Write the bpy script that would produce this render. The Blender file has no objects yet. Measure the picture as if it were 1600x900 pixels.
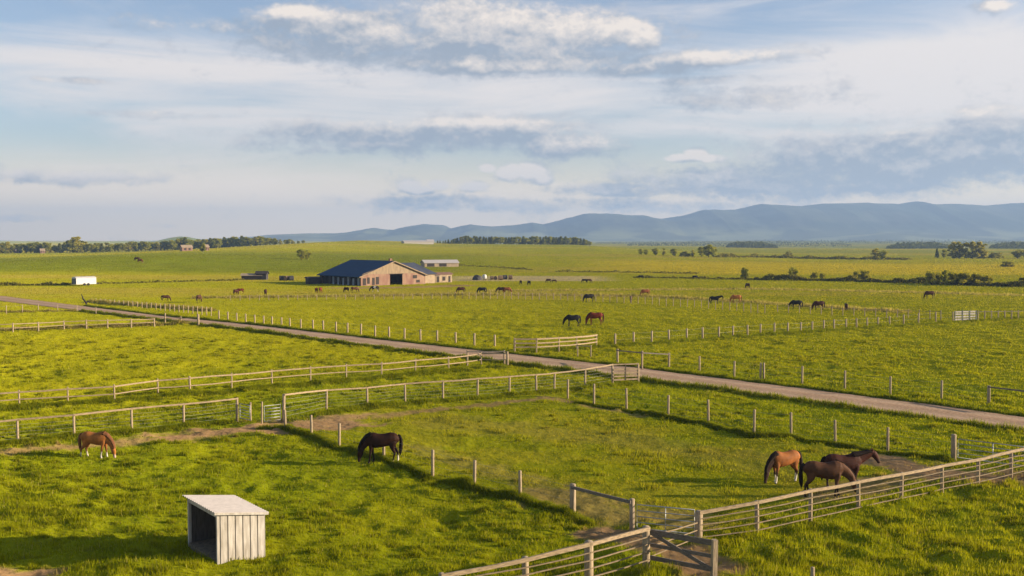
import bpy, bmesh, math, random
import numpy as np
from mathutils import Vector, Matrix, Quaternion
rnd = random.Random(7)
rng = np.random.default_rng(11)
R = math.radians
scene = bpy.context.scene
COL = scene.collection
H_EYE = 11.5
F = 1600.0
PITCH = math.atan(75 / F)
SUN_EL, SUN_AZ = 13.0, 1.5       # degrees; azimuth measured from +X towards the camera side

# ------------------------------------------------------------------ noise
_lat = rng.random((256, 256))
def vnoise(x, y, s=0):
    x = np.asarray(x, float) + s * 37.13; y = np.asarray(y, float) + s * 91.7
    xi = np.floor(x).astype(int); yi = np.floor(y).astype(int)
    fx = x - xi; fy = y - yi
    fx = fx * fx * (3 - 2 * fx); fy = fy * fy * (3 - 2 * fy)
    a = _lat[xi & 255, yi & 255]; b = _lat[(xi + 1) & 255, yi & 255]
    c = _lat[xi & 255, (yi + 1) & 255]; d = _lat[(xi + 1) & 255, (yi + 1) & 255]
    return (a * (1 - fx) + b * fx) * (1 - fy) + (c * (1 - fx) + d * fx) * fy
def fbm(x, y, s=0, o=4, g=0.5):
    t = 0; a = 1; n = 0
    x = np.asarray(x, float); y = np.asarray(y, float)
    for k in range(o):
        t = t + a * vnoise(x * 2 ** k * 1.03, y * 2 ** k * 0.98, s + k * 3); n += a; a *= g
    return t / n
def sstep(a, b, x):
    t = np.clip((np.asarray(x, float) - a) / (b - a), 0, 1)
    return t * t * (3 - 2 * t)

# ------------------------------------------------------------------ picture -> place (used to measure where things stand)
def ray(px, py):
    u = (px - 800) / F; v = (450 - py) / F
    c, s = math.cos(PITCH), math.sin(PITCH)
    return (u, c + v * s, -s + v * c)
def gp(px, py):
    d = ray(px, py); t = H_EYE / -d[2]
    return (d[0] * t, d[1] * t)
def dist_poly(x, y, pts):
    best = np.full(np.shape(x), 1e9)
    for (ax, ay), (bx, by) in zip(pts[:-1], pts[1:]):
        dx, dy = bx - ax, by - ay
        t = np.clip(((x - ax) * dx + (y - ay) * dy) / (dx * dx + dy * dy + 1e-9), 0, 1)
        best = np.minimum(best, np.hypot(x - ax - t * dx, y - ay - t * dy))
    return best
def inpoly(x, y, pts):
    x = np.asarray(x); y = np.asarray(y)
    r = np.zeros(x.shape, bool)
    n = len(pts)
    for i in range(n):
        (ax, ay), (bx, by) = pts[i], pts[(i + 1) % n]
        if ay == by: continue
        c = ((ay > y) != (by > y)) & (x < (bx - ax) * (y - ay) / (by - ay) + ax)
        r ^= c
    return r

PADDOCK_H = [gp(*p) for p in ((446, 662), (600, 636), (880, 612), (930, 634), (1180, 684), (1490, 722), (1400, 760), (1091, 830), (895, 800), (676, 745))]
ROAD_FAR = [gp(*p) for p in ((-260, 437), (0, 462), (130, 478), (250, 493), (400, 508), (600, 531), (800, 553), (1000, 575), (1200, 600), (1400, 625), (1600, 651), (1900, 690))]
ROAD_NEAR = [gp(*p) for p in ((-260, 442), (0, 470), (130, 486), (250, 500), (400, 517), (600, 544), (800, 568), (1000, 592), (1200, 619), (1400, 646), (1600, 673), (1900, 714))]
ROAD_MID = [((a[0] + b[0]) / 2, (a[1] + b[1]) / 2) for a, b in zip(ROAD_FAR, ROAD_NEAR)]
ROAD_POLY = ROAD_FAR + ROAD_NEAR[::-1]

_cx = np.array([-900, -450, -337, -281, -225, -180, -146, -110, -62, 60, 110, 170, 260, 1200.])
_cz = np.array([0, 0.2, 1.2, 2.5, 6, 8.6, 10.4, 9.5, 7.2, 6.4, 3.2, .8, 0, 0])
def height_far(x, y):
    x = np.asarray(x, float); y = np.asarray(y, float)
    up = sstep(285, 900, y) * (1 - sstep(960, 1500, y))
    z = np.interp(x, _cx, _cz) * up
    z = z + 3.2 * sstep(300, 420, y) * (1 - sstep(430, 560, y)) * np.exp(-((x + 150) / 70.) ** 2)      # low swell left of the barn
    w = sstep(700, 1500, y)
    z = z + w * (fbm(x / 420., y / 420., 5, 3) - .5) * 9 + sstep(1500, 4500, y) * (fbm(x / 900., y / 500., 9, 3) - .45) * 22
    z = z + 21 * np.exp(-((x + 966) / 55.) ** 2 - ((y - 3000) / 150.) ** 2)
    return z
def height(x, y):
    x = np.asarray(x, float); y = np.asarray(y, float)
    near = 1 - sstep(140, 260, y)
    flat = sstep(2.2, 4.5, dist_poly(x, y, ROAD_MID))
    a = fbm(x / 2.3, y / 1.9, 1, 3); b = fbm(x / .85, y / .75, 2, 2)
    m = (a - .5) * .40 + np.clip(b - .46, 0, 1) * .40 - .06
    pd = inpoly(x, y, PADDOCK_H)
    m = m * np.where(pd, .45, 1.0) * (1 + .5 * ((x > 4) & (y < 50) & ~pd))
    return height_far(x, y) + near * flat * m + (flat - 1) * .03
def hz(x, y): return float(height(np.array([x]), np.array([y]))[0])
def gpt(px, py):
    """first point of the terrain along the sight line"""
    d = ray(px, py)
    t = np.concatenate([np.linspace(25, 400, 3000), np.linspace(400, 6000, 6000)])
    z = H_EYE + d[2] * t
    h = height_far(d[0] * t, d[1] * t)
    i = np.argmax(z <= h) if (z <= h).any() else len(t) - 1
    x, y = d[0] * t[i], d[1] * t[i]
    return (float(x), float(y), hz(x, y))

# ------------------------------------------------------------------ materials
def mat(name):
    m = bpy.data.materials.new(name); m.use_nodes = True
    nt = m.node_tree; nt.nodes.clear()
    out = nt.nodes.new('ShaderNodeOutputMaterial')
    return m, nt, out
def N(nt, t, **k):
    n = nt.nodes.new(t)
    for a, b in k.items(): setattr(n, a, b)
    return n
def plain(name, col, rough=.8, var=.25, scale=6, metal=0, stretch=(1, 1, 1), dark=None, bump=0.0, spec=.3):
    m, nt, out = mat(name)
    b = N(nt, 'ShaderNodeBsdfPrincipled')
    b.inputs['Roughness'].default_value = rough; b.inputs['Metallic'].default_value = metal
    b.inputs['Specular IOR Level'].default_value = spec
    tc = N(nt, 'ShaderNodeTexCoord'); mp = N(nt, 'ShaderNodeMapping'); mp.inputs['Scale'].default_value = stretch
    nz = N(nt, 'ShaderNodeTexNoise'); nz.inputs['Scale'].default_value = scale; nz.inputs['Detail'].default_value = 6
    rp = N(nt, 'ShaderNodeValToRGB')
    d = dark or tuple(c * (1 - var) for c in col)
    rp.color_ramp.elements[0].color = (*d, 1); rp.color_ramp.elements[0].position = .3
    rp.color_ramp.elements[1].color = (*[min(1, c * (1 + var * .4)) for c in col], 1); rp.color_ramp.elements[1].position = .65
    L = nt.links.new
    L(tc.outputs['Object'], mp.inputs['Vector']); L(mp.outputs['Vector'], nz.inputs['Vector'])
    L(nz.outputs['Fac'], rp.inputs['Fac']); L(rp.outputs['Color'], b.inputs['Base Color'])
    if bump:
        bp = N(nt, 'ShaderNodeBump'); bp.inputs['Strength'].default_value = bump; bp.inputs['Distance'].default_value = .02
        L(nz.outputs['Fac'], bp.inputs['Height']); L(bp.outputs['Normal'], b.inputs['Normal'])
    L(b.outputs['BSDF'], out.inputs['Surface'])
    return m
def attr_mat(name, rough=.7, trans=0.0, spec=.25, tint_noise=0.0, scale=3.0, ttint=(1.25, 1.2, .6)):
    """colour from the mesh's own attribute Col (coat patches, blades, leaves), with translucency for leaves"""
    m, nt, out = mat(name); L = nt.links.new
    at = N(nt, 'ShaderNodeAttribute', attribute_name='Col')
    col = at.outputs['Color']
    if tint_noise:
        tc = N(nt, 'ShaderNodeTexCoord'); nz = N(nt, 'ShaderNodeTexNoise'); nz.inputs['Scale'].default_value = scale; nz.inputs['Detail'].default_value = 5
        L(tc.outputs['Object'], nz.inputs['Vector'])
        mr = N(nt, 'ShaderNodeMapRange'); mr.inputs['From Min'].default_value = .3; mr.inputs['From Max'].default_value = .7
        mr.inputs['To Min'].default_value = 1 - tint_noise; mr.inputs['To Max'].default_value = 1 + tint_noise
        L(nz.outputs['Fac'], mr.inputs['Value'])
        vm = N(nt, 'ShaderNodeVectorMath', operation='SCALE'); L(col, vm.inputs[0]); L(mr.outputs['Result'], vm.inputs['Scale'])
        col = vm.outputs['Vector']
    if trans:
        d = N(nt, 'ShaderNodeBsdfDiffuse'); t = N(nt, 'ShaderNodeBsdfTranslucent'); mx = N(nt, 'ShaderNodeMixShader')
        mx.inputs['Fac'].default_value = trans
        vt = N(nt, 'ShaderNodeVectorMath', operation='MULTIPLY'); vt.inputs[1].default_value = ttint
        L(col, vt.inputs[0]); L(col, d.inputs['Color']); L(vt.outputs['Vector'], t.inputs['Color'])
        L(d.outputs['BSDF'], mx.inputs[1]); L(t.outputs['BSDF'], mx.inputs[2]); L(mx.outputs['Shader'], out.inputs['Surface'])
    else:
        b = N(nt, 'ShaderNodeBsdfPrincipled'); b.inputs['Roughness'].default_value = rough; b.inputs['Specular IOR Level'].default_value = spec
        L(col, b.inputs['Base Color']); L(b.outputs['BSDF'], out.inputs['Surface'])
    return m
M = {}
M['wood'] = plain('weathered_post_wood', (.34, .26, .165), .9, .42, 5, stretch=(6, 6, .7), bump=.4)
M['palepost'] = plain('pale_dry_post_wood', (.37, .285, .18), .9, .35, 5, stretch=(6, 6, .7))
M['rail'] = plain('sunbleached_rail_wood', (.325, .24, .145), .85, .42, 4, stretch=(1.2, 1.2, 6), bump=.3)
M['strand'] = plain('weathered_lower_strand', (.23, .17, .10), .9, .4, 4, stretch=(1.2, 1.2, 6), bump=.3)
M['greywood'] = plain('grey_board_wood', (.15, .125, .10), .9, .4, 4, stretch=(2, 2, 8), bump=.3)
M['wire'] = plain('galvanised_wire', (.30, .29, .25), .6, .15, 4, metal=.2)
M['gatemetal'] = plain('galvanised_gate_tube', (.36, .37, .37), .45, .2, 4, metal=.6)
M['white'] = plain('white_board_paint', (.45, .415, .365), .7, .16, 2.2, stretch=(4, 4, .6), dark=(.27, .24, .20), spec=.2)
M['whiteroof'] = plain('pale_corrugated_metal', (.47, .425, .39), .55, .12, 5, spec=.35)
M['inner'] = plain('inner_shade_dark', (.10, .085, .07), .9, .4, 4, stretch=(5, 5, .7))  # dark colour stands in for the shade inside the open shelter
M['straw'] = plain('trampled_straw', (.20, .15, .09), .95, .4, 9, bump=.5)
M['groove'] = plain('board_gap', (.09, .08, .07), .9, .3, 5)
M['barnblue'] = plain('dark_blue_metal_roof', (.010, .045, .10), .7, .3, .6, stretch=(1, 4, 1), spec=.12)
M['barngrey'] = plain('slate_grey_roof', (.06, .068, .095), .7, .25, .6, spec=.15)
M['barnwall'] = plain('tan_and_pink_barn_board', (.27, .175, .115), .85, .28, .5, stretch=(1.4, 1.4, .6), dark=(.19, .09, .068))
M['gable'] = plain('tan_gable_board', (.285, .21, .13), .85, .3, .7, stretch=(3, 3, .6))
M['bluepanel'] = plain('blue_grey_stall_panel', (.26, .31, .38), .8, .3, 1.5)
M['darkwood'] = plain('dark_stained_timber', (.045, .035, .03), .85, .4, 3)
M['cream'] = plain('cream_painted_board', (.36, .27, .175), .8, .25, 1.2)
M['whitemetal'] = plain('white_trailer_skin', (.52, .50, .47), .5, .08, 1.0, spec=.4)
M['dim'] = plain('dark_trailer_end', (.10, .11, .13), .7, .2, 2)
M['tyre'] = plain('tyre_rubber', (.02, .02, .02), .9, .2, 4)
M['redroof'] = plain('brown_tile_roof', (.22, .12, .08), .8, .25, 2)
M['bale'] = plain('brown_round_bale_hay', (.20, .13, .075), .95, .4, 3)
M['tarp'] = plain('dark_tarpaulin', (.05, .045, .045), .7, .4, 1.0)
M['bark'] = plain('tree_bark', (.10, .075, .05), .95, .4, 3, stretch=(3, 3, .5))
M['leaf'] = attr_mat('leaf_foliage', trans=.45, tint_noise=.35, scale=.35)
M['grass'] = attr_mat('grass_blades', trans=.5, tint_noise=0, ttint=(1.2, 1.15, .8))
M['coat'] = attr_mat('horse_coat', rough=.65, spec=.10, tint_noise=.15, scale=5)
M['hair'] = attr_mat('horse_hair', rough=.75, spec=.08, tint_noise=.3, scale=14)

# ------------------------------------------------------------------ mesh building
class MB:
    def __init__(s): s.v = []; s.f = []; s.mi = []; s.cm = 0
    def add(s, vs, fs):
        o = len(s.v); s.v += [tuple(v) for v in vs]; s.f += [tuple(i + o for i in f) for f in fs]; s.mi += [s.cm] * len(fs)
    def box(s, a, b):
        (x0, y0, z0), (x1, y1, z1) = a, b
        s.add([(x0, y0, z0), (x1, y0, z0), (x1, y1, z0), (x0, y1, z0), (x0, y0, z1), (x1, y0, z1), (x1, y1, z1), (x0, y1, z1)],
              [(3, 2, 1, 0), (4, 5, 6, 7), (0, 1, 5, 4), (1, 2, 6, 5), (2, 3, 7, 6), (3, 0, 4, 7)])
    def bar(s, p, q, w, h, up=(0, 0, 1), jit=0):
        """rectangular beam p->q, w sideways, h upwards"""
        p = Vector(p); q = Vector(q); t = (q - p).normalized(); sd = t.cross(Vector(up)).normalized(); u = sd.cross(t)
        vs = []
        for c in (p, q):
            for a, b in ((-1, -1), (1, -1), (1, 1), (-1, 1)):
                k = 1 + rnd.uniform(-jit, jit)
                vs.append(c + sd * a * w / 2 * k + u * b * h / 2 * k)
        s.add(vs, [(0, 1, 2, 3), (7, 6, 5, 4), (0, 4, 5, 1), (1, 5, 6, 2), (2, 6, 7, 3), (3, 7, 4, 0)])
    def tube(s, pts, rad, n=8, cap=True):
        pts = [Vector(p) for p in pts]; rings = []
        o = []
        for i, p in enumerate(pts):
            t = (pts[min(i + 1, len(pts) - 1)] - pts[max(i - 1, 0)]).normalized()
            a = Vector((1, 0, 0)) if abs(t.x) < .8 else Vector((0, 1, 0))
            e1 = t.cross(a).normalized(); e2 = t.cross(e1)
            r = rad[i] if hasattr(rad, '__len__') else rad
            o += [p + (e1 * math.cos(2 * math.pi * k / n) + e2 * math.sin(2 * math.pi * k / n)) * r for k in range(n)]
        fs = [(i * n + k, i * n + (k + 1) % n, (i + 1) * n + (k + 1) % n, (i + 1) * n + k) for i in range(len(pts) - 1) for k in range(n)]
        if cap: fs += [tuple(range(n - 1, -1, -1)), tuple((len(pts) - 1) * n + k for k in range(n))]
        s.add(o, fs)
    def poly(s, vs): s.add(vs, [tuple(range(len(vs)))])
    def slab(s, vs, n, t):
        """polygon vs thickened by t along n"""
        n = Vector(n).normalized(); k = len(vs)
        a = [Vector(v) for v in vs]; b = [v - n * t for v in a]
        s.add(a + b, [tuple(range(k)), tuple(range(2 * k - 1, k - 1, -1))] + [(i, k + i, k + (i + 1) % k, (i + 1) % k) for i in range(k)])
    def build(s, name, m, parent=None, smooth=False, bevel=0):
        me = bpy.data.meshes.new(name); me.from_pydata(s.v, [], s.f); me.update()
        for x in (m if isinstance(m, (list, tuple)) else [m]): me.materials.append(x)
        if isinstance(m, (list, tuple)): me.polygons.foreach_set('material_index', s.mi)
        if smooth: me.polygons.foreach_set('use_smooth', [True] * len(me.polygons))
        bm = bmesh.new(); bm.from_mesh(me); bmesh.ops.recalc_face_normals(bm, faces=bm.faces)
        bm.to_mesh(me); bm.free()
        return link(name, me, parent)
def link(name, me, parent=None):
    o = bpy.data.objects.new(name, me); COL.objects.link(o)
    if parent is not None: o.parent = parent
    return o
def tag(o, label=None, cat=None, group=None, kind=None):
    if label: o['label'] = label
    if cat: o['category'] = cat
    if group: o['group'] = group
    if kind: o['kind'] = kind
    return o
def empty(name, loc, label, cat, group=None, rz=0, sc=1):
    o = bpy.data.objects.new(name, None); COL.objects.link(o); o.location = loc; o.rotation_euler = (0, 0, rz); o.scale = (sc,) * 3
    o.empty_display_size = .3
    return tag(o, label, cat, group)
def copy_tree(o, parent=None):
    c = o.copy(); COL.objects.link(c)
    if parent is not None: c.parent = parent
    for ch in list(o.children): copy_tree(ch, c)
    return c
def raw_mesh(name, verts, tris, cols, m, smooth=False, nper=3):
    me = bpy.data.meshes.new(name); nv = len(verts); nf = len(tris)
    me.vertices.add(nv); me.vertices.foreach_set('co', np.asarray(verts, np.float32).ravel())
    me.loops.add(nf * nper); me.loops.foreach_set('vertex_index', np.asarray(tris, np.int32).ravel())
    me.polygons.add(nf); me.polygons.foreach_set('loop_start', np.arange(0, nf * nper, nper, dtype=np.int32))
    if smooth: me.polygons.foreach_set('use_smooth', np.ones(nf, bool))
    me.update(calc_edges=True)
    if cols is not None:
        a = me.attributes.new('Col', 'FLOAT_COLOR', 'POINT')
        c4 = np.ones((nv, 4), np.float32); c4[:, :3] = cols; a.data.foreach_set('color', c4.ravel())
    me.materials.append(m); me.validate()
    return me

# ------------------------------------------------------------------ ground cover map
DIRT = [  # (pixel polyline, half width m, strength)
    (((-40, 712), (60, 702), (200, 690), (320, 681), (420, 671)), 1.0, .8),
    (((250, 684), (330, 676), (440, 668)), 1.7, 1.1),
    (((415, 668), (490, 664), (550, 662)), 1.9, 1.2),
    (((430, 658), (500, 655), (560, 651)), 1.6, .9),
    (((545, 655), (640, 645), (760, 632), (860, 622), (915, 631)), .8, .75),
    (((915, 632), (1000, 648)), .8, .6),
    (((860, 772), (950, 800), (1070, 815)), 1.8, .55),
    (((930, 832), (1000, 845), (1060, 862), (1110, 888)), 1.2, 1.0),
    (((1370, 716), (1420, 730), (1500, 745), (1600, 748), (1680, 742)), 1.6, 1.1),
    (((1290, 775), (1420, 745)), 1.1, .7),
    (((-60, 899), (0, 895), (60, 891)), .8, 1.0),
    (((650, 700), (740, 728), (850, 760)), 1.1, .25),
    (((700, 660), (1000, 690), (1200, 730)), 2.5, .15),
    (((545, 450), (600, 449.5), (660, 448.5), (720, 446)), 5.0, .8),
]
DIRT = [([gp(*p) for p in pl], w, s) for pl, w, s in DIRT]
PADDOCK = [gp(*p) for p in ((446, 662), (600, 636), (880, 612), (930, 634), (1180, 684), (1490, 722), (1400, 760), (1091, 830), (895, 800), (676, 745))]
LINE_F3 = [gp(*p) for p in ((402, 668), (446, 669), (487, 683), (530, 699), (600, 720), (676, 747), (741, 765), (813, 781), (895, 806), (925, 817))]
LINE_F4 = [gp(*p) for p in ((900, 628), (928, 633), (979, 641), (1044, 653), (1107, 663), (1178, 683), (1236, 684), (1305, 695), (1387, 707), (1490, 721))]
def dirt(x, y):
    d = np.zeros(np.shape(x))
    j = fbm(np.asarray(x) / .9, np.asarray(y) / .9, 21, 5, .62) - .5
    for pl, w, s in DIRT:
        q = dist_poly(x, y, pl) + j * w * 2.2
        d = np.maximum(d, s * (1 - sstep(w * .55, w * 1.15, q)))
    return np.clip(d, 0, 1)
def cover(x, y):
    """colour of the sward (linear), from yellow-green to lush, by field"""
    x = np.asarray(x, float); y = np.asarray(y, float)
    a = fbm(x / 5., y / 5., 31, 4); b = fbm(x / 42., y / 55., 33, 4); c = fbm(x / 1.3, y / 1.3, 35, 3)
    t = np.clip(.5 + (a - .5) * .9 + (b - .5) * 1.3 + (c - .5) * .5, 0, 1)[..., None]
    lush = np.array([.215, .240, .006]); yel = np.array([.335, .312, .007])
    col = lush * (1 - t) + yel * t
    far = sstep(70, 120, y)[..., None]
    col = col * (1 - far) + far * (np.array([.265, .265, .006]) * (1 - t) + np.array([.320, .298, .007]) * t)
    # grazed paddock: shorter, browner
    pad = (inpoly(x, y, PADDOCK) * (.12 + .38 * sstep(.45, .6, fbm(x / 4, y / 4, 41, 3))))[..., None]
    col = col * (1 - pad) + pad * np.array([.34, .285, .02])
    # rougher, drier belts of far fields
    dry = np.clip(sstep(.50, .66, fbm(x / 160., y / 26., 43, 4)) * sstep(165, 230, y), 0, 1) * .6
    col = col * (1 - dry[..., None]) + dry[..., None] * np.array([.34, .27, .04])
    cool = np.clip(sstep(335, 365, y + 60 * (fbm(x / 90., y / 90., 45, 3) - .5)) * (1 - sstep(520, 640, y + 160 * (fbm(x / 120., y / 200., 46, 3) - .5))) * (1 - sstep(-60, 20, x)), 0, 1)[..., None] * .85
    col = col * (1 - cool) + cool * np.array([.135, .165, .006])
    yf = (sstep(325, 350, y) * (1 - sstep(455, 520, y)) * sstep(20, 60, x + (fbm(x / 30, y / 30, 53, 2) - .5) * 40))[..., None] * .9
    col = col * (1 - yf) + yf * np.array([.44, .35, .016])
    pale = (sstep(283, 290, y) * (1 - sstep(318, 330, y)) * sstep(-26, -12, x) * (1 - sstep(22, 34, x)))[..., None] * .85
    col = col * (1 - pale) + pale * np.array([.42, .34, .19])
    hl = np.exp(-((x + 966) / 75.) ** 2 - ((y - 3000) / 260.) ** 2)[..., None]
    col = col * (1 - hl) + hl * np.array([.03, .05, .03])
    far2 = sstep(520, 900, y)[..., None] * .55
    mixc = sstep(.42, .58, fbm(x / 260., y / 90., 57, 3))[..., None]
    col = col * (1 - far2) + far2 * (np.array([.18, .21, .022]) * (1 - mixc) + np.array([.32, .265, .04]) * mixc)
    return col
SOIL = np.array([.30, .185, .085])

# ------------------------------------------------------------------ terrain sheet
def build_ground():
    ys = [-400, -150, -60, -20, 0, 10, 18]
    y = 24.0
    while y < 9400: ys.append(y); y *= 1.0065 if y < 400 else 1.012
    ys = np.array(ys)
    us = np.linspace(-1.5, 1.5, 821)
    us = np.sign(us) * (np.abs(us) / 1.5) ** 1.25 * 1.5
    Y = np.repeat(ys[:, None], len(us), 1); X = us[None, :] * (np.maximum(Y, 24) + 10)
    Z = height(X, Y)
    V = np.stack([X, Y, Z], -1).reshape(-1, 3)
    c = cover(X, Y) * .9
    far = sstep(300, 900, Y)[..., None]
    c = c * (1 + .25 * far)
    d = dirt(X, Y)[..., None] * np.ones(1)
    sp = SOIL * (.75 + .5 * fbm(X / .5, Y / .5, 61, 3))[..., None]
    c = c * (1 - d) + sp * d
    nr, nc = Y.shape
    i = np.arange(nr * nc).reshape(nr, nc)
    q = np.stack([i[:-1, :-1], i[:-1, 1:], i[1:, 1:], i[1:, :-1]], -1).reshape(-1, 4)
    m, nt, out = mat('pasture_soil_and_sward'); L = nt.links.new
    at = N(nt, 'ShaderNodeAttribute', attribute_name='Col'); geo = N(nt, 'ShaderNodeNewGeometry')
    n1 = N(nt, 'ShaderNodeTexNoise'); n1.inputs['Scale'].default_value = 2.2; n1.inputs['Detail'].default_value = 8
    n2 = N(nt, 'ShaderNodeTexNoise'); n2.inputs['Scale'].default_value = .12; n2.inputs['Detail'].default_value = 6
    L(geo.outputs['Position'], n1.inputs['Vector']); L(geo.outputs['Position'], n2.inputs['Vector'])
    ad = N(nt, 'ShaderNodeMath', operation='ADD'); L(n1.outputs['Fac'], ad.inputs[0]); L(n2.outputs['Fac'], ad.inputs[1])
    mr = N(nt, 'ShaderNodeMapRange'); mr.inputs['From Min'].default_value = .7; mr.inputs['From Max'].default_value = 1.3
    mr.inputs['To Min'].default_value = .75; mr.inputs['To Max'].default_value = 1.2
    L(ad.outputs[0], mr.inputs['Value'])
    vs = N(nt, 'ShaderNodeVectorMath', operation='SCALE'); L(at.outputs['Color'], vs.inputs[0]); L(mr.outputs['Result'], vs.inputs['Scale'])
    b = N(nt, 'ShaderNodeBsdfDiffuse'); b.inputs['Roughness'].default_value = 1
    bp = N(nt, 'ShaderNodeBump'); bp.inputs['Strength'].default_value = .9; bp.inputs['Distance'].default_value = .12
    L(n1.outputs['Fac'], bp.inputs['Height']); L(bp.outputs['Normal'], b.inputs['Normal'])
    L(vs.outputs['Vector'], b.inputs['Color']); L(b.outputs['BSDF'], out.inputs['Surface'])
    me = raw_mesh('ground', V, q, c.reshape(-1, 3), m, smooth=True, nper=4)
    tag(link('ground', me), kind='structure')
build_ground()

# road
def build_road():
    m, nt, out = mat('gravel_lane'); L = nt.links.new
    geo = N(nt, 'ShaderNodeNewGeometry'); at = N(nt, 'ShaderNodeAttribute', attribute_name='Col')
    n1 = N(nt, 'ShaderNodeTexNoise'); n1.inputs['Scale'].default_value = 5; n1.inputs['Detail'].default_value = 8
    L(geo.outputs['Position'], n1.inputs['Vector'])
    mr = N(nt, 'ShaderNodeMapRange'); mr.inputs['From Min'].default_value = .3; mr.inputs['From Max'].default_value = .7; mr.inputs['To Min'].default_value = .75; mr.inputs['To Max'].default_value = 1.2
    L(n1.outputs['Fac'], mr.inputs['Value'])
    vs = N(nt, 'ShaderNodeVectorMath', operation='SCALE'); L(at.outputs['Color'], vs.inputs[0]); L(mr.outputs['Result'], vs.inputs['Scale'])
    b = N(nt, 'ShaderNodeBsdfDiffuse'); bp = N(nt, 'ShaderNodeBump'); bp.inputs['Strength'].default_value = .6; bp.inputs['Distance'].default_value = .03
    L(n1.outputs['Fac'], bp.inputs['Height']); L(bp.outputs['Normal'], b.inputs['Normal'])
    L(vs.outputs['Vector'], b.inputs['Color']); L(b.outputs['BSDF'], out.inputs['Surface'])
    fa = np.array(ROAD_FAR); ne = np.array(ROAD_NEAR); K = 16
    s = np.linspace(0, len(fa) - 1, 700); k = np.minimum(s.astype(int), len(fa) - 2); t = (s - k)[:, None]
    A = fa[k] * (1 - t) + fa[k + 1] * t; B = ne[k] * (1 - t) + ne[k + 1] * t
    w = np.linspace(0, 1, K)[None, :, None]
    j = (fbm(A[:, 0] / 1.7, A[:, 1] / 1.7, 71, 3) - .5)[:, None, None] * .16
    P = A[:, None] * (1 - w) + B[:, None] * w + (B - A)[:, None] * j * (np.abs(w - .5) * 2) ** 4 * np.sign(w - .5)
    wv = w[..., 0] * np.ones((len(s), 1))
    rut = np.exp(-((wv - .28) / .09) ** 2) + np.exp(-((wv - .72) / .09) ** 2)
    edge = np.abs(wv - .5) * 2
    z = .05 - .03 * rut - .05 * edge ** 6 + height_far(P[..., 0], P[..., 1])
    c0 = np.array([.40, .265, .165]); c1 = np.array([.49, .34, .22]); c2 = np.array([.24, .18, .08])
    e = np.clip(sstep(.78, 1., edge + (fbm(P[..., 0] / .8, P[..., 1] / .8, 73, 3) - .5) * .5), 0, 1)[..., None] * .6
    C = (c0 + (c1 - c0) * rut[..., None]) * (1 - e) + c2 * e
    C = C * (.85 + .3 * fbm(P[..., 0] / 3, P[..., 1] / 3, 75, 3))[..., None]
    V = np.concatenate([P, z[..., None]], -1).reshape(-1, 3)
    i = np.arange(len(s) * K).reshape(len(s), K)
    q = np.stack([i[:-1, :-1], i[1:, :-1], i[1:, 1:], i[:-1, 1:]], -1).reshape(-1, 4)
    tag(link('gravel_road', raw_mesh('gravel_road', V, q, C.reshape(-1, 3), m, True, 4)), kind='structure')
build_road()

# shed footprint (needed by the grass)
SA, SB, SC = gp(340, 880), gp(414, 866), gp(294, 850)

# ------------------------------------------------------------------ grass
def blades(x, y, h, w, col, lean=.35, name='grass'):
    n = len(x)
    z = height(x, y) - .02
    th = rng.random(n) * math.pi
    dx, dy = np.cos(th) * w / 2, np.sin(th) * w / 2
    la = rng.random(n) * 2 * math.pi; ll = rng.random(n) * lean * h
    tx = x + np.cos(la) * ll; ty = y + np.sin(la) * ll
    V = np.stack([np.stack([x - dx, y - dy, z], -1), np.stack([x + dx, y + dy, z], -1), np.stack([tx, ty, z + h], -1)], 1)
    c = np.repeat(col[:, None, :], 3, 1)
    c[:, 2] = c[:, 2] * np.array([1.15, 1.1, .9])
    T = np.arange(n * 3).reshape(n, 3)
    return raw_mesh(name, V.reshape(-1, 3), T, c.reshape(-1, 3), M['grass'])
def keep_off(x, y):
    k = ~inpoly(x, y, ROAD_POLY)
    # inside the shelter
    ux, uy = SB[0] - SA[0], SB[1] - SA[1]; vx, vy = SC[0] - SA[0], SC[1] - SA[1]
    det = ux * vy - uy * vx
    s = ((x - SA[0]) * vy - (y - SA[1]) * vx) / det; t = (ux * (y - SA[1]) - uy * (x - SA[0])) / det
    return k & ~((s > -.02) & (s < 1.02) & (t > -.02) & (t < 1.02))
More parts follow.
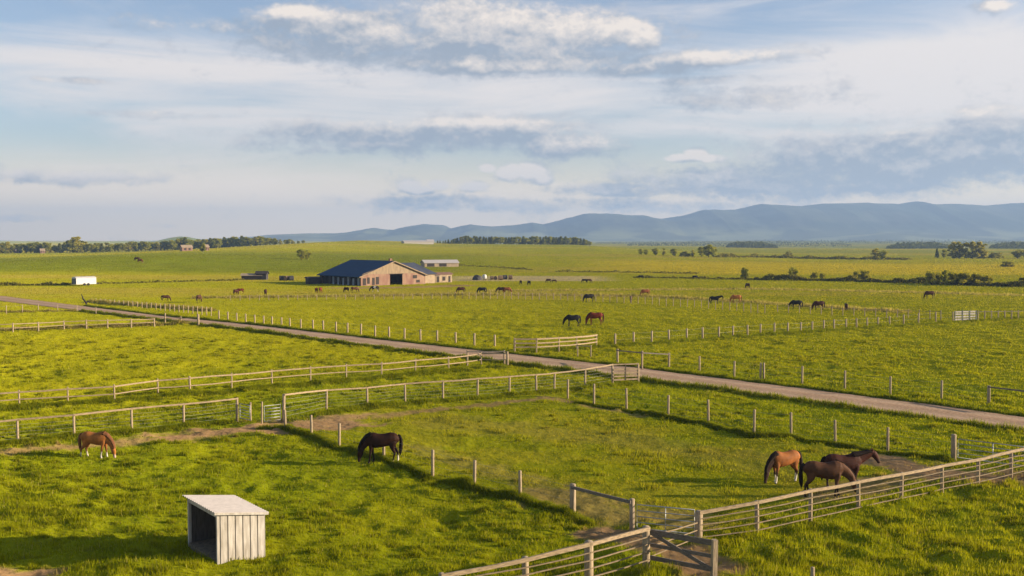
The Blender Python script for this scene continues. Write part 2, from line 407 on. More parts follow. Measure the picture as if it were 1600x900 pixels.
def build_grass(n=1500000):
    D = np.exp(rng.uniform(math.log(27), math.log(2600), n))
    u = rng.uniform(-.70, .70, n)
    x = u * (D + 14); y = D
    k = keep_off(x, y); x = x[k]; y = y[k]
    d = dirt(x, y); k = rng.random(len(x)) > d * .86; x = x[k]; y = y[k]; d = d[k]
    pad = inpoly(x, y, PADDOCK)
    t1 = fbm(x / 1.6, y / 1.6, 81, 3); t2 = fbm(x / 7., y / 7., 83, 3)
    tuss = sstep(.50, .72, t1 * .65 + t2 * .35)
    h = .06 + .09 * rng.random(len(x)) + .16 * tuss * (.5 + .5 * rng.random(len(x))) * (1 - .4 * sstep(70, 130, y))
    h = np.where(pad, h * (.68 + .6 * tuss), h)
    nearright = (x > 4) & (y < 48) & ~pad
    h = np.where(nearright, h * 1.35, h) * (1 - .6 * d)
    h *= 1 + .35 * sstep(150, 600, y)
    # separate tussocks: dense taller clumps
    nt_ = 5200
    tx = np.exp(rng.uniform(math.log(28), math.log(120), nt_)); tu = rng.uniform(-.70, .70, nt_) * (tx + 10); ty = tx
    kk = (dirt(tu, ty) < .3) & keep_off(tu, ty) & (rng.random(nt_) < np.where(inpoly(tu, ty, PADDOCK), .22, 1.0)) & (fbm(tu / 6., ty / 6., 84, 2) > .40)
    tu = tu[kk]; ty = ty[kk]; nb = 95
    rad = np.repeat(.14 + .38 * rng.random(len(tu)) ** 1.5, nb); ph = np.repeat(.13 + .18 * rng.random(len(tu)), nb)
    ph = ph * np.where(np.repeat((tu > 4) & (ty < 48), nb), 1.25, 1.0)
    aa = rng.random(len(rad)) * 6.283; rr_ = np.sqrt(rng.random(len(rad)))
    bx = np.repeat(tu, nb) + np.cos(aa) * rr_ * rad * 1.5; by = np.repeat(ty, nb) + np.sin(aa) * rr_ * rad
    bh = ph * (1 - .55 * rr_ ** 2) * (.7 + .5 * rng.random(len(rad)))
    x = np.concatenate([x, bx]); y = np.concatenate([y, by]); h = np.concatenate([h, bh]); tuss = np.concatenate([tuss, np.full(len(bx), .8)])
    k = keep_off(x, y); x = x[k]; y = y[k]; h = h[k]; tuss = tuss[k]
    w = np.maximum(.018, .00085 * y) * (.6 + .8 * rng.random(len(x)))
    c = cover(x, y) * (.84 + .32 * rng.random(len(x)))[:, None]
    lush = (tuss * .45)[:, None] * (1 - sstep(120, 200, y))[:, None]
    c = c * (1 - lush) + lush * np.array([.245, .262, .006])
    db = np.clip(dirt(x, y) * 1.1, 0, .9)[:, None]; c = c * (1 - db) + db * np.array([.30, .215, .085])
    strawy = (rng.random(len(x)) < .05)[:, None]
    c = np.where(strawy, c * .4 + np.array([.24, .19, .07]), c)
    o = link('meadow_grass', blades(x, y, h, w, c, .5, 'meadow_grass'))
    tag(o, 'short yellow green pasture grass with tussocks covering all the fields', 'grass', kind='stuff')
build_grass()
def strip(pl, n, half, hmin, hmax, off=0.0):
    P = np.array(pl); L_ = np.hypot(*(P[1:] - P[:-1]).T); s = np.concatenate([[0], np.cumsum(L_)])
    t = rng.uniform(0, s[-1], n)
    k = np.clip(np.searchsorted(s, t) - 1, 0, len(L_) - 1); f = ((t - s[k]) / L_[k])[:, None]
    p = P[k] * (1 - f) + P[k + 1] * f; d = (P[k + 1] - P[k]) / L_[k][:, None]
    o = rng.normal(0, half, n) + off + (vnoise(t / 1.5, t * 0, 3) - .5) * half * 1.5
    x = p[:, 0] - d[:, 1] * o; y = p[:, 1] + d[:, 0] * o
    h = (hmin + (hmax - hmin) * rng.random(n)) * (.35 + 1.1 * fbm(x / 1.2, y / 1.2, 91, 3)) * np.exp(-(np.abs(o - off) / (half * 1.6)) ** 2)
    return x, y, h
def build_verge():
    X, Y, Hh = [], [], []
    clip = [p for p in ROAD_NEAR]
    for a in ((LINE_F3, 52000, .24, .24, .48, 0), (LINE_F4, 40000, .22, .22, .42, 0),
              (ROAD_NEAR[2:], 80000, .5, .25, .55, .0), (ROAD_FAR[2:], 70000, .4, .2, .42, .35),
              ([gp(*p) for p in ((-60, 645), (28, 638), (300, 616), (600, 590), (790, 573))], 42000, .5, .2, .42, 0),
              ([gp(*p) for p in ((-60, 700), (28, 692), (206, 676), (368, 658))], 16000, .35, .15, .4, 0),
              ([gp(*p) for p in ((446, 657), (574, 637), (750, 622), (914, 607), (997, 597))], 26000, .4, .15, .4, 0),
              ([gp(*p) for p in ((800, 553), (930, 543), (1100, 530), (1390, 510), (1600, 497))], 26000, .6, .2, .45, 0)):
        x, y, h = strip(*a); X.append(x); Y.append(y); Hh.append(h)
    x = np.concatenate(X); y = np.concatenate(Y); h = np.concatenate(Hh)
    k = keep_off(x, y) & (h > .05) & (rng.random(len(x)) > dirt(x, y) * .8) & (dist_poly(x, y, [(-36, 255), (-20, 255)]) > 3)
    x = x[k]; y = y[k]; h = h[k]
    w = np.maximum(.02, .0009 * y) * (.6 + .8 * rng.random(len(x)))
    t = rng.random(len(x))[:, None]
    c = np.array([.10, .145, .006]) * (1 - t) + np.array([.25, .25, .008]) * t
    tag(link('tall_grass', blades(x, y, h, w, c, .55, 'tall_grass')), 'taller lush grass growing in strips under the fences and along the lane edges', 'tall grass', kind='stuff')
build_verge()

def build_weeds():
    X, Y, Hh = [], [], []
    for a in (([gp(*p) for p in ((300, 466), (560, 463), (700, 461), (900, 462), (1010, 463), (1200, 474), (1420, 489))], 16000, 1.6, .35, .85, 0),
              ([gp(*p) for p in ((140, 472), (330, 486))], 7000, .9, .4, .9, 0),
              ([gp(*p) for p in ((760, 455), (1000, 453), (1200, 452), (1420, 457), (1600, 462))], 9000, 2.2, .3, .7, 0),
              ([gp(*p) for p in ((-60, 519), (120, 513), (300, 506))], 9000, .35, .3, .7, 0),
              ([gp(*p) for p in ((-60, 489), (120, 486))], 3000, .4, .3, .6, 0)):
        x, y, h = strip(*a); X.append(x); Y.append(y); Hh.append(h)
    x = np.concatenate(X); y = np.concatenate(Y); h = np.concatenate(Hh)
    k = keep_off(x, y) & (h > .1); x = x[k]; y = y[k]; h = h[k]
    t = rng.random(len(x))[:, None]
    c = np.array([.20, .20, .02]) * (1 - t) + np.array([.42, .34, .13]) * t
    tag(link('dry_weeds', blades(x, y, h, np.maximum(.03, .0010 * y) * (.5 + .8 * rng.random(len(x))), c, .3, 'dry_weeds')), 'straw coloured seed heads and weeds in belts along the far fence lines', 'weeds', kind='stuff')
build_weeds()

# ------------------------------------------------------------------ fences
def P3(px, py, up=0.0):
    x, y = gp(px, py); return Vector((x, y, float(height_far(np.array([x]), np.array([y]))[0]) + up))
def make_post(p, h, r, parent, m='wood', square=False, name='post', tilt=.025, roundtop=False):
    mb = MB(); tx, ty = rnd.uniform(-tilt, tilt), rnd.uniform(-tilt, tilt)
    top = Vector((tx * h, ty * h, h))
    if square:
        mb.bar((0, 0, -.25), top, r * 1.9, r * 1.9, up=(rnd.uniform(.6, 1), rnd.uniform(.2, .5), 0), jit=.04)
    else:
        if roundtop: mb.tube([(0, 0, -.45), top * .5, top * .96, top], [r * 1.04, r, r * .97, r * .6], 9)
        else: mb.tube([(0, 0, -.45), top * .5, top * .985, top + Vector((0, 0, 0))], [r * 1.04, r, r * .98, r * .86], 8)
    o = mb.build(name, M[m], parent, smooth=not square); o.location = p - parent.location
    return top
def fence(name, label, posts, rails=(), wires=(), cat='fence', group=None, r=.06, square=False, railm='rail', skip=(), postm='wood', rail_h=.10, rail_w=.045, side=-1, wr=.005, hdef=None, sag=.02, lower=.75, lowm=None):
    """posts: (px, py_top, py_base[, radius]); rails: fractions of the post height; wires the same"""
    pts = []; tops = []
    for q in posts:
        p = P3(q[0], q[2]); h = (q[2] - q[1]) * p.y / F if hdef is None else hdef * rnd.uniform(.95, 1.05)
        pts.append(p); tops.append(h)
    if len(tops) > 4: tops = [tops[0]] + [.2 * tops[i - 1] + .6 * tops[i] + .2 * tops[i + 1] for i in range(1, len(tops) - 1)] + [tops[-1]]
    root = empty(name, pts[len(pts) // 2], label, cat, group)
    tp = []
    for q, p, h in zip(posts, pts, tops):
        tp.append(make_post(p, h, q[3] if len(q) > 3 else r, root, postm, square))
    hm = sum(tops) / len(tops)
    for f in rails:
        for i in range(len(pts) - 1):
            if i in skip: continue
            a = pts[i] - root.location + tp[i] * f; b = pts[i + 1] - root.location + tp[i + 1] * f
            t = (b - a).normalized(); sd = Vector((t.y, -t.x, 0)) * (-side) * (r + rail_w * .5)
            mb = MB(); mid = (a + b) / 2 + Vector((0, 0, rnd.uniform(-.035, .02)))
            big = 1.0 if f > .85 else lower
            n = 4; prev = None
            ps = [a + sd - t * .05, mid + sd, b + sd + t * .05]
            mb2 = MB()
            # one continuous, slightly bowed board
            vs = []; s_ = Vector((t.y, -t.x, 0))
            for c in ps:
                hh = rail_h * big * rnd.uniform(.92, 1.08) / 2
                ww = rail_w * (1 if big > .9 else .6)
                for k1, k2 in ((-1, -1), (1, -1), (1, 1), (-1, 1)): vs.append(c + s_ * k1 * ww / 2 + Vector((0, 0, k2 * hh)))
            fs = [(0, 1, 2, 3), (11, 10, 9, 8)]
            for s in (0, 4): fs += [(s, s + 4, s + 5, s + 1), (s + 1, s + 5, s + 6, s + 2), (s + 2, s + 6, s + 7, s + 3), (s + 3, s + 7, s + 4, s)]
            mb2.add(vs, fs); mb2.build('rail', M[railm if f > .85 or not lowm else lowm], root)
    for f in wires:
        path = []
        for i in range(len(pts)):
            path.append(pts[i] - root.location + tp[i] * f + Vector((0, -r - wr * .6, 0)))
            if i < len(pts) - 1 and i not in skip:
                path.append((pts[i] + pts[i + 1]) / 2 - root.location + (tp[i] + tp[i + 1]) / 2 * f + Vector((0, -r - wr * .6, -sag)))
        mb = MB(); mb.tube(path, wr, 5); mb.build('wire', M['wire'], root)
    return root
def tube_gate(name, label, a, b, h, bars=5, mid=True, m='gatemetal', rr=.02, z0=.18):
    """field gate of horizontal tubes between two ground points"""
    root = empty(name, a, label, 'gate')
    d = b - a; d.z = 0; L_ = d.length; t = d.normalized(); o = Vector((0, 0, 0))
    f = MB()
    c = [t * .08 + Vector((0, 0, z0)), t * (L_ - .08) + Vector((0, 0, z0)), t * (L_ - .08) + Vector((0, 0, h)), t * .08 + Vector((0, 0, h))]
    f.tube(c + [c[0], c[1]], rr * 1.25, 6); f.build('gate_frame', M[m], root, smooth=True)
    for i in range(1, bars - 1):
        mb = MB(); zz = z0 + (h - z0) * i / (bars - 1)
        mb.tube([t * .08 + Vector((0, 0, zz)), t * (L_ - .08) + Vector((0, 0, zz))], rr, 6); mb.build('gate_bar', M[m], root, smooth=True)
    if mid:
        mb = MB(); mb.tube([t * L_ * .5 + Vector((0, 0, z0)), t * L_ * .5 + Vector((0, 0, h))], rr, 6); mb.build('brace', M[m], root, smooth=True)
    return root

# left: two-rail fence
fence('rail_fence', 'plain wooden fence with two rails on the left running to the lane',
      [(-48, 615, 639), (30, 609, 634), (106, 604, 630), (179, 600, 626), (247, 592, 616), (297, 586, 613, .085), (362, 583, 606), (425, 577, 599), (485, 572, 594), (541, 568, 590), (596, 566, 587), (649, 559, 582), (701, 557, 577), (752, 550, 570), (793, 549, 571, .1)],
      rails=(.88, .42), r=.065)
fence('barrier_rail', 'short dark timber barrier with one rail at the lane end of the two rail fence',
      [(730, 547, 572, .08), (788, 547, 570, .08)], rails=(.93,), railm='greywood', r=.07)
# left paddock fence, upper rail and wires
fence('rail_and_wire_fence', 'wooden fence with one top rail over wires behind the chestnut horse',
      [(-62, 662, 697), (28, 654, 690), (116, 646, 684), (206, 636, 674), (287, 630, 666), (370, 621, 656, .085)],
      rails=(.97,), wires=(.15, .3, .45, .6, .75), r=.075)
a, b = P3(374, 657), P3(440, 668)
tube_gate('metal_gate', 'grey tubular metal gate beside the bare dirt patch left of centre', a, P3(392, 661), 1.1, 6, False)
tube_gate('metal_gate', 'wide tubular metal gate leaf closing against the thick post left of centre', P3(411, 663), P3(440, 660), 1.15, 6, False)
for q, lb in (((392, 628, 658), 'thin pale stake standing in the metal gateway left of centre'), ((409, 627, 663), 'thin timber stake at the hinge of the wide metal gate')):
    p = P3(q[0], q[2]); e = empty('gate_stake', p, lb, 'post'); make_post(p, (q[2] - q[1]) * p.y / F, .055, e)
fence('rail_and_wire_fence', 'wooden fence with top rail and wires along the back of the paddock',
      [(443, 615, 657, .1), (510, 610, 640), (574, 604, 634), (633, 599, 627), (692, 594, 624), (746, 590, 620), (796, 587, 616.5), (838, 584, 613), (866, 582, 610), (914, 575, 605), (957, 568, 598, .09), (997, 567, 596, .1)],
      rails=(.97,), wires=(.16, .32, .48, .64, .8), r=.075)
# board panel at its lane end
def panel(name, label, q0, q1, fr, cat='gate', m='rail', h=None, rail_h=.13):
    a, b = P3(q0[0], q0[2]), P3(q1[0], q1[2]); root = empty(name, a, label, cat)
    ha = (q0[2] - q0[1]) * a.y / F; hb = (q1[2] - q1[1]) * b.y / F
    t = (b - a).normalized()
    for f in fr:
        mb = MB(); mb.bar(Vector((0, -.1, ha * f)) + t * .06, b - a + Vector((0, -.1, hb * f)) - t * .06, .04, rail_h, jit=.05); mb.build('board', M[m], root)
    mb = MB(); c = (b - a) * .5; mb.bar(c + Vector((0, -.14, ha * .08)), c + Vector((0, -.14, ha * .95)), .08, .035, up=(0, 1, 0)); mb.build('batten', M[m], root)
    return root
panel('board_panel', 'close boarded end panel of the paddock fence where it meets the lane', (957, 568, 598), (997, 567, 596), (.15, .33, .51, .69), 'fence panel')
# wire fence across the front of the central paddock
fence('stake_fence', 'line of bare stakes with thin wires crossing the lawn beside the dark grazing horse',
      [(446, 640, 670, .075), (487, 648, 682), (530, 660, 698), (600, 682, 720), (676, 701, 746), (741, 718, 764), (813, 736, 780), (895, 755, 804, .13)],
      wires=(.2, .45, .7, .92), r=.075, wr=.004)
fence('grey_rail_fence', 'single sloping grey rail between two stout round posts at the front corner of the paddock',
      [(895.5, 756, 805, .05), (988, 778, 832, .11)], rails=(.92,), railm='greywood', r=.08, rail_h=.13, rail_w=.07)
tube_gate('metal_gate', 'dull metal gate sagging between two stout posts at the front corner of the paddock', P3(992, 832), P3(1088, 842), 1.12, 5, True)
# back right wire fence
fence('stake_fence', 'line of bare stakes with thin wires along the far right side of the central paddock',
      [(887, 592, 621), (928, 598, 633), (979, 607, 640), (1044, 617, 652), (1107, 625, 662), (1178, 637, 682), (1236, 645, 683), (1305, 656, 694), (1387, 667, 706), (1490, 678, 719, .14)],
      wires=(.2, .45, .7, .92), r=.075, wr=.004)
tube_gate('metal_gate', 'thin bar gate behind the long rail fence at the right edge', P3(1494, 720), P3(1610, 735), 1.15, 5, True)
# near right fence
fence('rail_and_wire_fence', 'long wooden fence with thick pale top rail in front of the three horses',
      [(1091, 797, 845, .15), (1183, 780, 834), (1266, 762, 815), (1341, 749, 798), (1408, 737, 783), (1472, 725, 768), (1528, 716, 757), (1580, 702, 745), (1636, 690, 733), (1690, 679, 722)],
      rails=(.97, .76, .56, .36, .14), r=.085, rail_h=.125, rail_w=.07, lower=.27, lowm='strand')
# near bottom fence
fence('rail_and_wire_fence', 'wooden fence with pale top rail running out of the bottom edge of the picture',
      [(690, 893, 952), (822, 868, 932, .11), (920, 843, 914, .15), (1010, 820, 886, .13)],
      rails=(.95, .76, .58, .40, .20), r=.09, rail_h=.13, rail_w=.07, lower=.29, lowm='strand')
fence('slack_strands', 'slack pale strands bridging the gap between the corner posts above the open gate',
      [(1012, 832, 880, .012), (1089, 812, 846, .012)], rails=(.9, .55, .2), r=.02, rail_h=.05, rail_w=.03, lower=.8, railm='strand', cat='fence')
def open_gate():
    a, b = P3(1014, 882), P3(1115, 903); root = empty('wooden_gate', a, 'grey wooden gate swung open beside the bottom corner post', 'gate')
    d = b - a; t = d.normalized(); hA, hB = 1.25, 1.32
    for z, n, w in ((hA - .07, 'top_board', .2), (.26, 'bottom_board', .16), (.72, 'mid_board', .13)):
        mb = MB(); mb.bar(Vector((0, 0, z)) + t * .05, d + Vector((0, 0, z + .02)), .05, w, jit=.04); mb.build(n, M['greywood'], root)
    mb = MB(); mb.bar(Vector((0, -.06, hA - .1)) + t * .1, d * .96 + Vector((0, -.06, .3)), .045, .13); mb.build('brace', M['greywood'], root)
    mb = MB(); mb.bar(d + Vector((0, 0, -.2)), d + Vector((.02, 0, hB)), .2, .17, up=(1, .3, 0)); mb.build('gate_post', M['wood'], root)
open_gate()
p = P3(1270, 915); e = empty('short_stake', p, 'short stake just showing in the tussocky grass at the bottom right', 'post'); make_post(p, .62, .07, e)
# fences beyond the lane
fence('barrier_rail', 'dark single rail on three leaning posts across the lane from the boarded panel',
      [(965, 545, 568, .1), (1003, 548, 577, .09), (1045, 551, 573, .08)], rails=(.9,), railm='greywood', r=.075)
fence('stake_fence', 'sparse posts with thin wires along the far side of the lane at the right',
      [(1046, 551, 573, .05), (1093, 557, 578), (1147, 563, 588, .085), (1188, 567, 591), (1193.5, 567, 591), (1253, 571, 598), (1320, 579, 606), (1391, 588, 616), (1471, 594, 623, .09), (1544, 602, 631, .09)],
      wires=(.3, .6, .9), r=.085, wr=.005, postm='palepost')
fence('barrier_rail', 'dark rail leaving the frame at the right above the lane', [(1545.5, 602, 631.5, .08), (1640, 613, 645, .08)], rails=(.93,), railm='greywood', r=.07)
fence('rail_fence', 'short pale three rail fence just across the lane in mid picture',
      [(804, 528, 552, .09), (838, 528, 551.5), (873, 526, 549), (901, 525, 546.5), (932, 522, 542)],
      rails=(.93, .66, .4), r=.07, rail_h=.16)
fence('short_rail_fence', 'low one bar hurdle in front of the short pale board fence', [(902.5, 538, 557), (923, 539, 558)], rails=(.93,), r=.06)
fence('stake_fence', 'line of posts running right from the short pale board fence to the white gate',
      [(961, 521, 538), (990, 518, 537), (1018, 517, 535), (1045, 515, 533), (1073, 513, 531), (1098, 511, 529), (1123, 510, 528), (1145, 509, 525), (1168, 508, 523), (1188, 506, 522), (1210, 504, 521), (1231, 504, 520), (1251, 503, 518), (1269, 503, 516), (1287, 500, 515), (1303, 498, 514), (1322, 499, 512), (1338, 497, 511), (1355, 496, 510), (1372, 496, 509), (1390, 494, 508), (1412, 492, 506), (1435, 489, 505), (1462, 487, 503), (1489, 487, 502, .09)],
      wires=(.45, .9), r=.11, wr=.006, postm='palepost')
def white_gate():
    a, b = P3(1491, 502), P3(1526, 501); root = empty('white_gate', a, 'small white board gate in the distant fence on the right', 'gate'); d = b - a
    for z in (.25, .62, 1.0, 1.32):
        mb = MB(); mb.bar(Vector((0, 0, z)), d + Vector((0, 0, z)), .05, .22); mb.build('board', M['white'], root)
    for f in (.02, .36, .68, .98):
        mb = MB(); mb.bar(d * f + Vector((0, -.06, 0)), d * f + Vector((0, -.06, 1.5)), .1, .05, up=(0, 1, 0)); mb.build('upright', M['white'], root)
white_gate()
fence('stake_fence', 'close set posts continuing right of the small white gate',
      [(1528 + 10.5 * i, 485.5 - .12 * i, 500.5 - .35 * i) for i in range(11)], rails=(.9,), r=.09, rail_h=.07, railm='greywood', postm='palepost')
fence('stake_fence', 'posts with wires along the far side of the lane in the middle distance',
      [(773, 523, 541), (741, 520, 539), (712, 519, 536), (683, 517, 532), (657, 514, 531), (632, 513, 529), (608, 510, 527), (586, 509, 525), (564, 505, 522), (543, 505, 519.5), (525, 502, 518), (505, 501, 515), (489, 500, 513), (470, 498, 512), (453, 497, 510), (440, 496, 508), (425, 494.5, 507), (412, 493, 506), (398, 492, 504.5), (384, 490, 503), (370, 489, 501), (356, 487, 499.5), (342, 485, 498)],
      wires=(.5, .92), r=.11, wr=.006, postm='palepost')
fence('stake_fence', 'dense row of thin stakes beside the lane on the far left',
      [(330 - 7.2 * i, 480 - .55 * i, 494 - .88 * i) for i in range(27)], wires=(.5, .95), r=.075, wr=.006, postm='palepost')
fence('rail_fence', 'low two rail fence crossing the field at the far left',
      [(-20, 506, 521), (20, 504, 520), (60, 503.5, 517.5), (100, 501, 515), (135, 499, 514), (168, 499, 513), (205, 498, 511.5), (241, 497, 509.5)], rails=(.9, .5), r=.1, postm='palepost')
fence('rail_fence', 'short timber gateway with stout end post beside the lane on the left',
      [(258, 489, 504, .1), (283, 494, 506), (310, 491, 508, .16)], rails=(.7, .4), r=.075)
fence('stake_fence', 'thin stake fence in the left field just under the lane',
      [(-20, 479, 491), (10, 477, 489.5), (35, 476, 488), (60, 475, 487), (90, 476, 486), (120, 477.5, 486.5), (150, 480, 490)], wires=(.9,), r=.07, wr=.006, postm='palepost')
fence('stake_fence', 'long row of thin stakes in the dry grass behind the scattered horses',
      [(700 + 11 * i, 456 + .0 * i + .016 * i * i * .6, 466.5 + .016 * i * i * .72) for i in range(46)], wires=(.9,), r=.06, wr=.006)
fence('stake_fence', 'thin stakes continuing right towards the white gate beyond the horses',
      [(1215 + 17 * i, 476.5 + .55 * i, 488 + .75 * i) for i in range(16)], rails=(.85,), r=.07, rail_h=.06, railm='greywood')
fence('stake_fence', 'far thin stakes in the dry belt left of the barn lawn',
      [(360 + 15 * i, 461 - .1 * i, 469.5 - .12 * i) for i in range(23)], wires=(.9,), r=.06, wr=.006)

# ------------------------------------------------------------------ field shelter (foreground)
def shelter():
    A = Vector((*SA, 0)); u = Vector((SB[0] - SA[0], SB[1] - SA[1], 0)); v = Vector((SC[0] - SA[0], SC[1] - SA[1], 0))
    z0 = hz(*SA) * .5
    root = empty('field_shelter', (A.x, A.y, 0), 'small white boarded horse shelter with open front and pale sloping roof in the left foreground', 'shelter')
    W, Dp = u.length, v.length; ux = u / W; vy = v / Dp
    # local frame: i along u (0..W), j along v (0..Dp)
    def q(i, j, z): return ux * i + vy * j + Vector((0, 0, z))
    hF, hB = 1.80, 1.54          # open side (i=0) is the high one
    def hh(i): return hF + (hB - hF) * i / W
    def boards(name, p0, p1, h0, h1, out, nb, base=-.12):
        """board-and-batten wall"""
        mb = MB(); mb.slab([p0 + Vector((0, 0, base)), p1 + Vector((0, 0, base)), p1 + Vector((0, 0, h1)), p0 + Vector((0, 0, h0))], out, .05)
        w = mb.build(name, [M['white']], root)
        g = MB()
        for k in range(nb + 1):
            f = k / nb; f = min(max(f, .012), .988)
            c = p0 + (p1 - p0) * f; h = h0 + (h1 - h0) * f
            gg = MB(); gg.bar(c + out * .004 + Vector((0, 0, base)), c + out * .004 + Vector((0, 0, h - .015)), .020, .03, up=out)
            gg.build('batten', M['groove'], w)
            if k < nb:
                f2 = (k + .5) / nb; c = p0 + (p1 - p0) * f2; h = h0 + (h1 - h0) * f2
                wd = (p1 - p0).length / nb - .038
                gg = MB(); gg.bar(c + out * .012 + Vector((0, 0, base)), c + out * .012 + Vector((0, 0, h - .01)), wd, .024, up=out); gg.build('board', M['white'], w)
        return w
    boards('side_wall', q(0.1, 0, 0), q(W, 0, 0), hh(.1), hh(W), -vy, 6)
    boards('back_wall', q(W, 0, 0), q(W, Dp, 0), hB, hB, ux, 9)
    boards('side_wall', q(W, Dp, 0), q(0.1, Dp, 0), hh(W), hh(.1), vy, 6)
    for j in (.05, Dp - .05):
        mb = MB(); mb.bar(q(.05, j, -.15), q(.05, j, hF - .03), .11, .11, up=ux); mb.build('corner_post', M['white'], root)
    mb = MB(); mb.bar(q(.03, .1, hF - .10), q(.03, Dp - .1, hF - .10), .06, .16); mb.build('header_beam', M['white'], root)
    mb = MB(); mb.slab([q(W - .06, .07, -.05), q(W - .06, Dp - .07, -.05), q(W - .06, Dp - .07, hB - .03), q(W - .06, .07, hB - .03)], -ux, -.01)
    mb.build('shade_lining', M['inner'], root)  # added dark sheets, interior shade put into their colour
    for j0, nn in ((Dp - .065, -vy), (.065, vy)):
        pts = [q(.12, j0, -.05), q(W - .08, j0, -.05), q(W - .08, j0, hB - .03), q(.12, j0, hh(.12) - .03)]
        mb = MB(); mb.slab(pts, nn, .01); mb.build('shade_lining', M['inner'], root)
    mb = MB(); mb.slab([q(.06, .08, hh(.06) - .02), q(W - .09, .08, hh(W - .09) - .02), q(W - .09, Dp - .08, hh(W - .09) - .02), q(.06, Dp - .08, hh(.06) - .02)], (0, 0, -1), -.01); mb.build('shade_ceiling', M['inner'], root)
    mb = MB(); mb.slab([q(0, .05, .07), q(W - .08, .05, .07), q(W - .08, Dp - .05, .07), q(0, Dp - .05, .07)], (0, 0, 1), .2); mb.build('floor', M['straw'], root)
    # corrugated roof
    o = .13; nseg = 96; vs = []; fs = []
    for k in range(nseg + 1):
        j = -o + (Dp + 2 * o) * k / nseg; cz = .018 * math.sin(k * 2 * math.pi / 6)
        for i in (-o - .02, W + o * .8):
            vs.append(q(i, j, hh(i) + .05 + cz)); vs.append(q(i, j, hh(i) + .035 + cz))
    for k in range(nseg):
        b = 4 * k
        fs += [(b, b + 2, b + 6, b + 4), (b + 1, b + 5, b + 7, b + 3), (b, b + 4, b + 5, b + 1), (b + 2, b + 3, b + 7, b + 6)]
    fs += [(0, 1, 3, 2), (4 * nseg, 4 * nseg + 2, 4 * nseg + 3, 4 * nseg + 1)]
    mb = MB(); mb.add(vs, fs); rf = mb.build('roof', M['whiteroof'], root, smooth=False)
    mb = MB(); mb.bar(q(-o, -o + .02, hh(-o) + .0), q(W + o * .8, -o + .02, hh(W + o * .8) + .0), .03, .09); mb.build('fascia', M['white'], rf)
shelter()

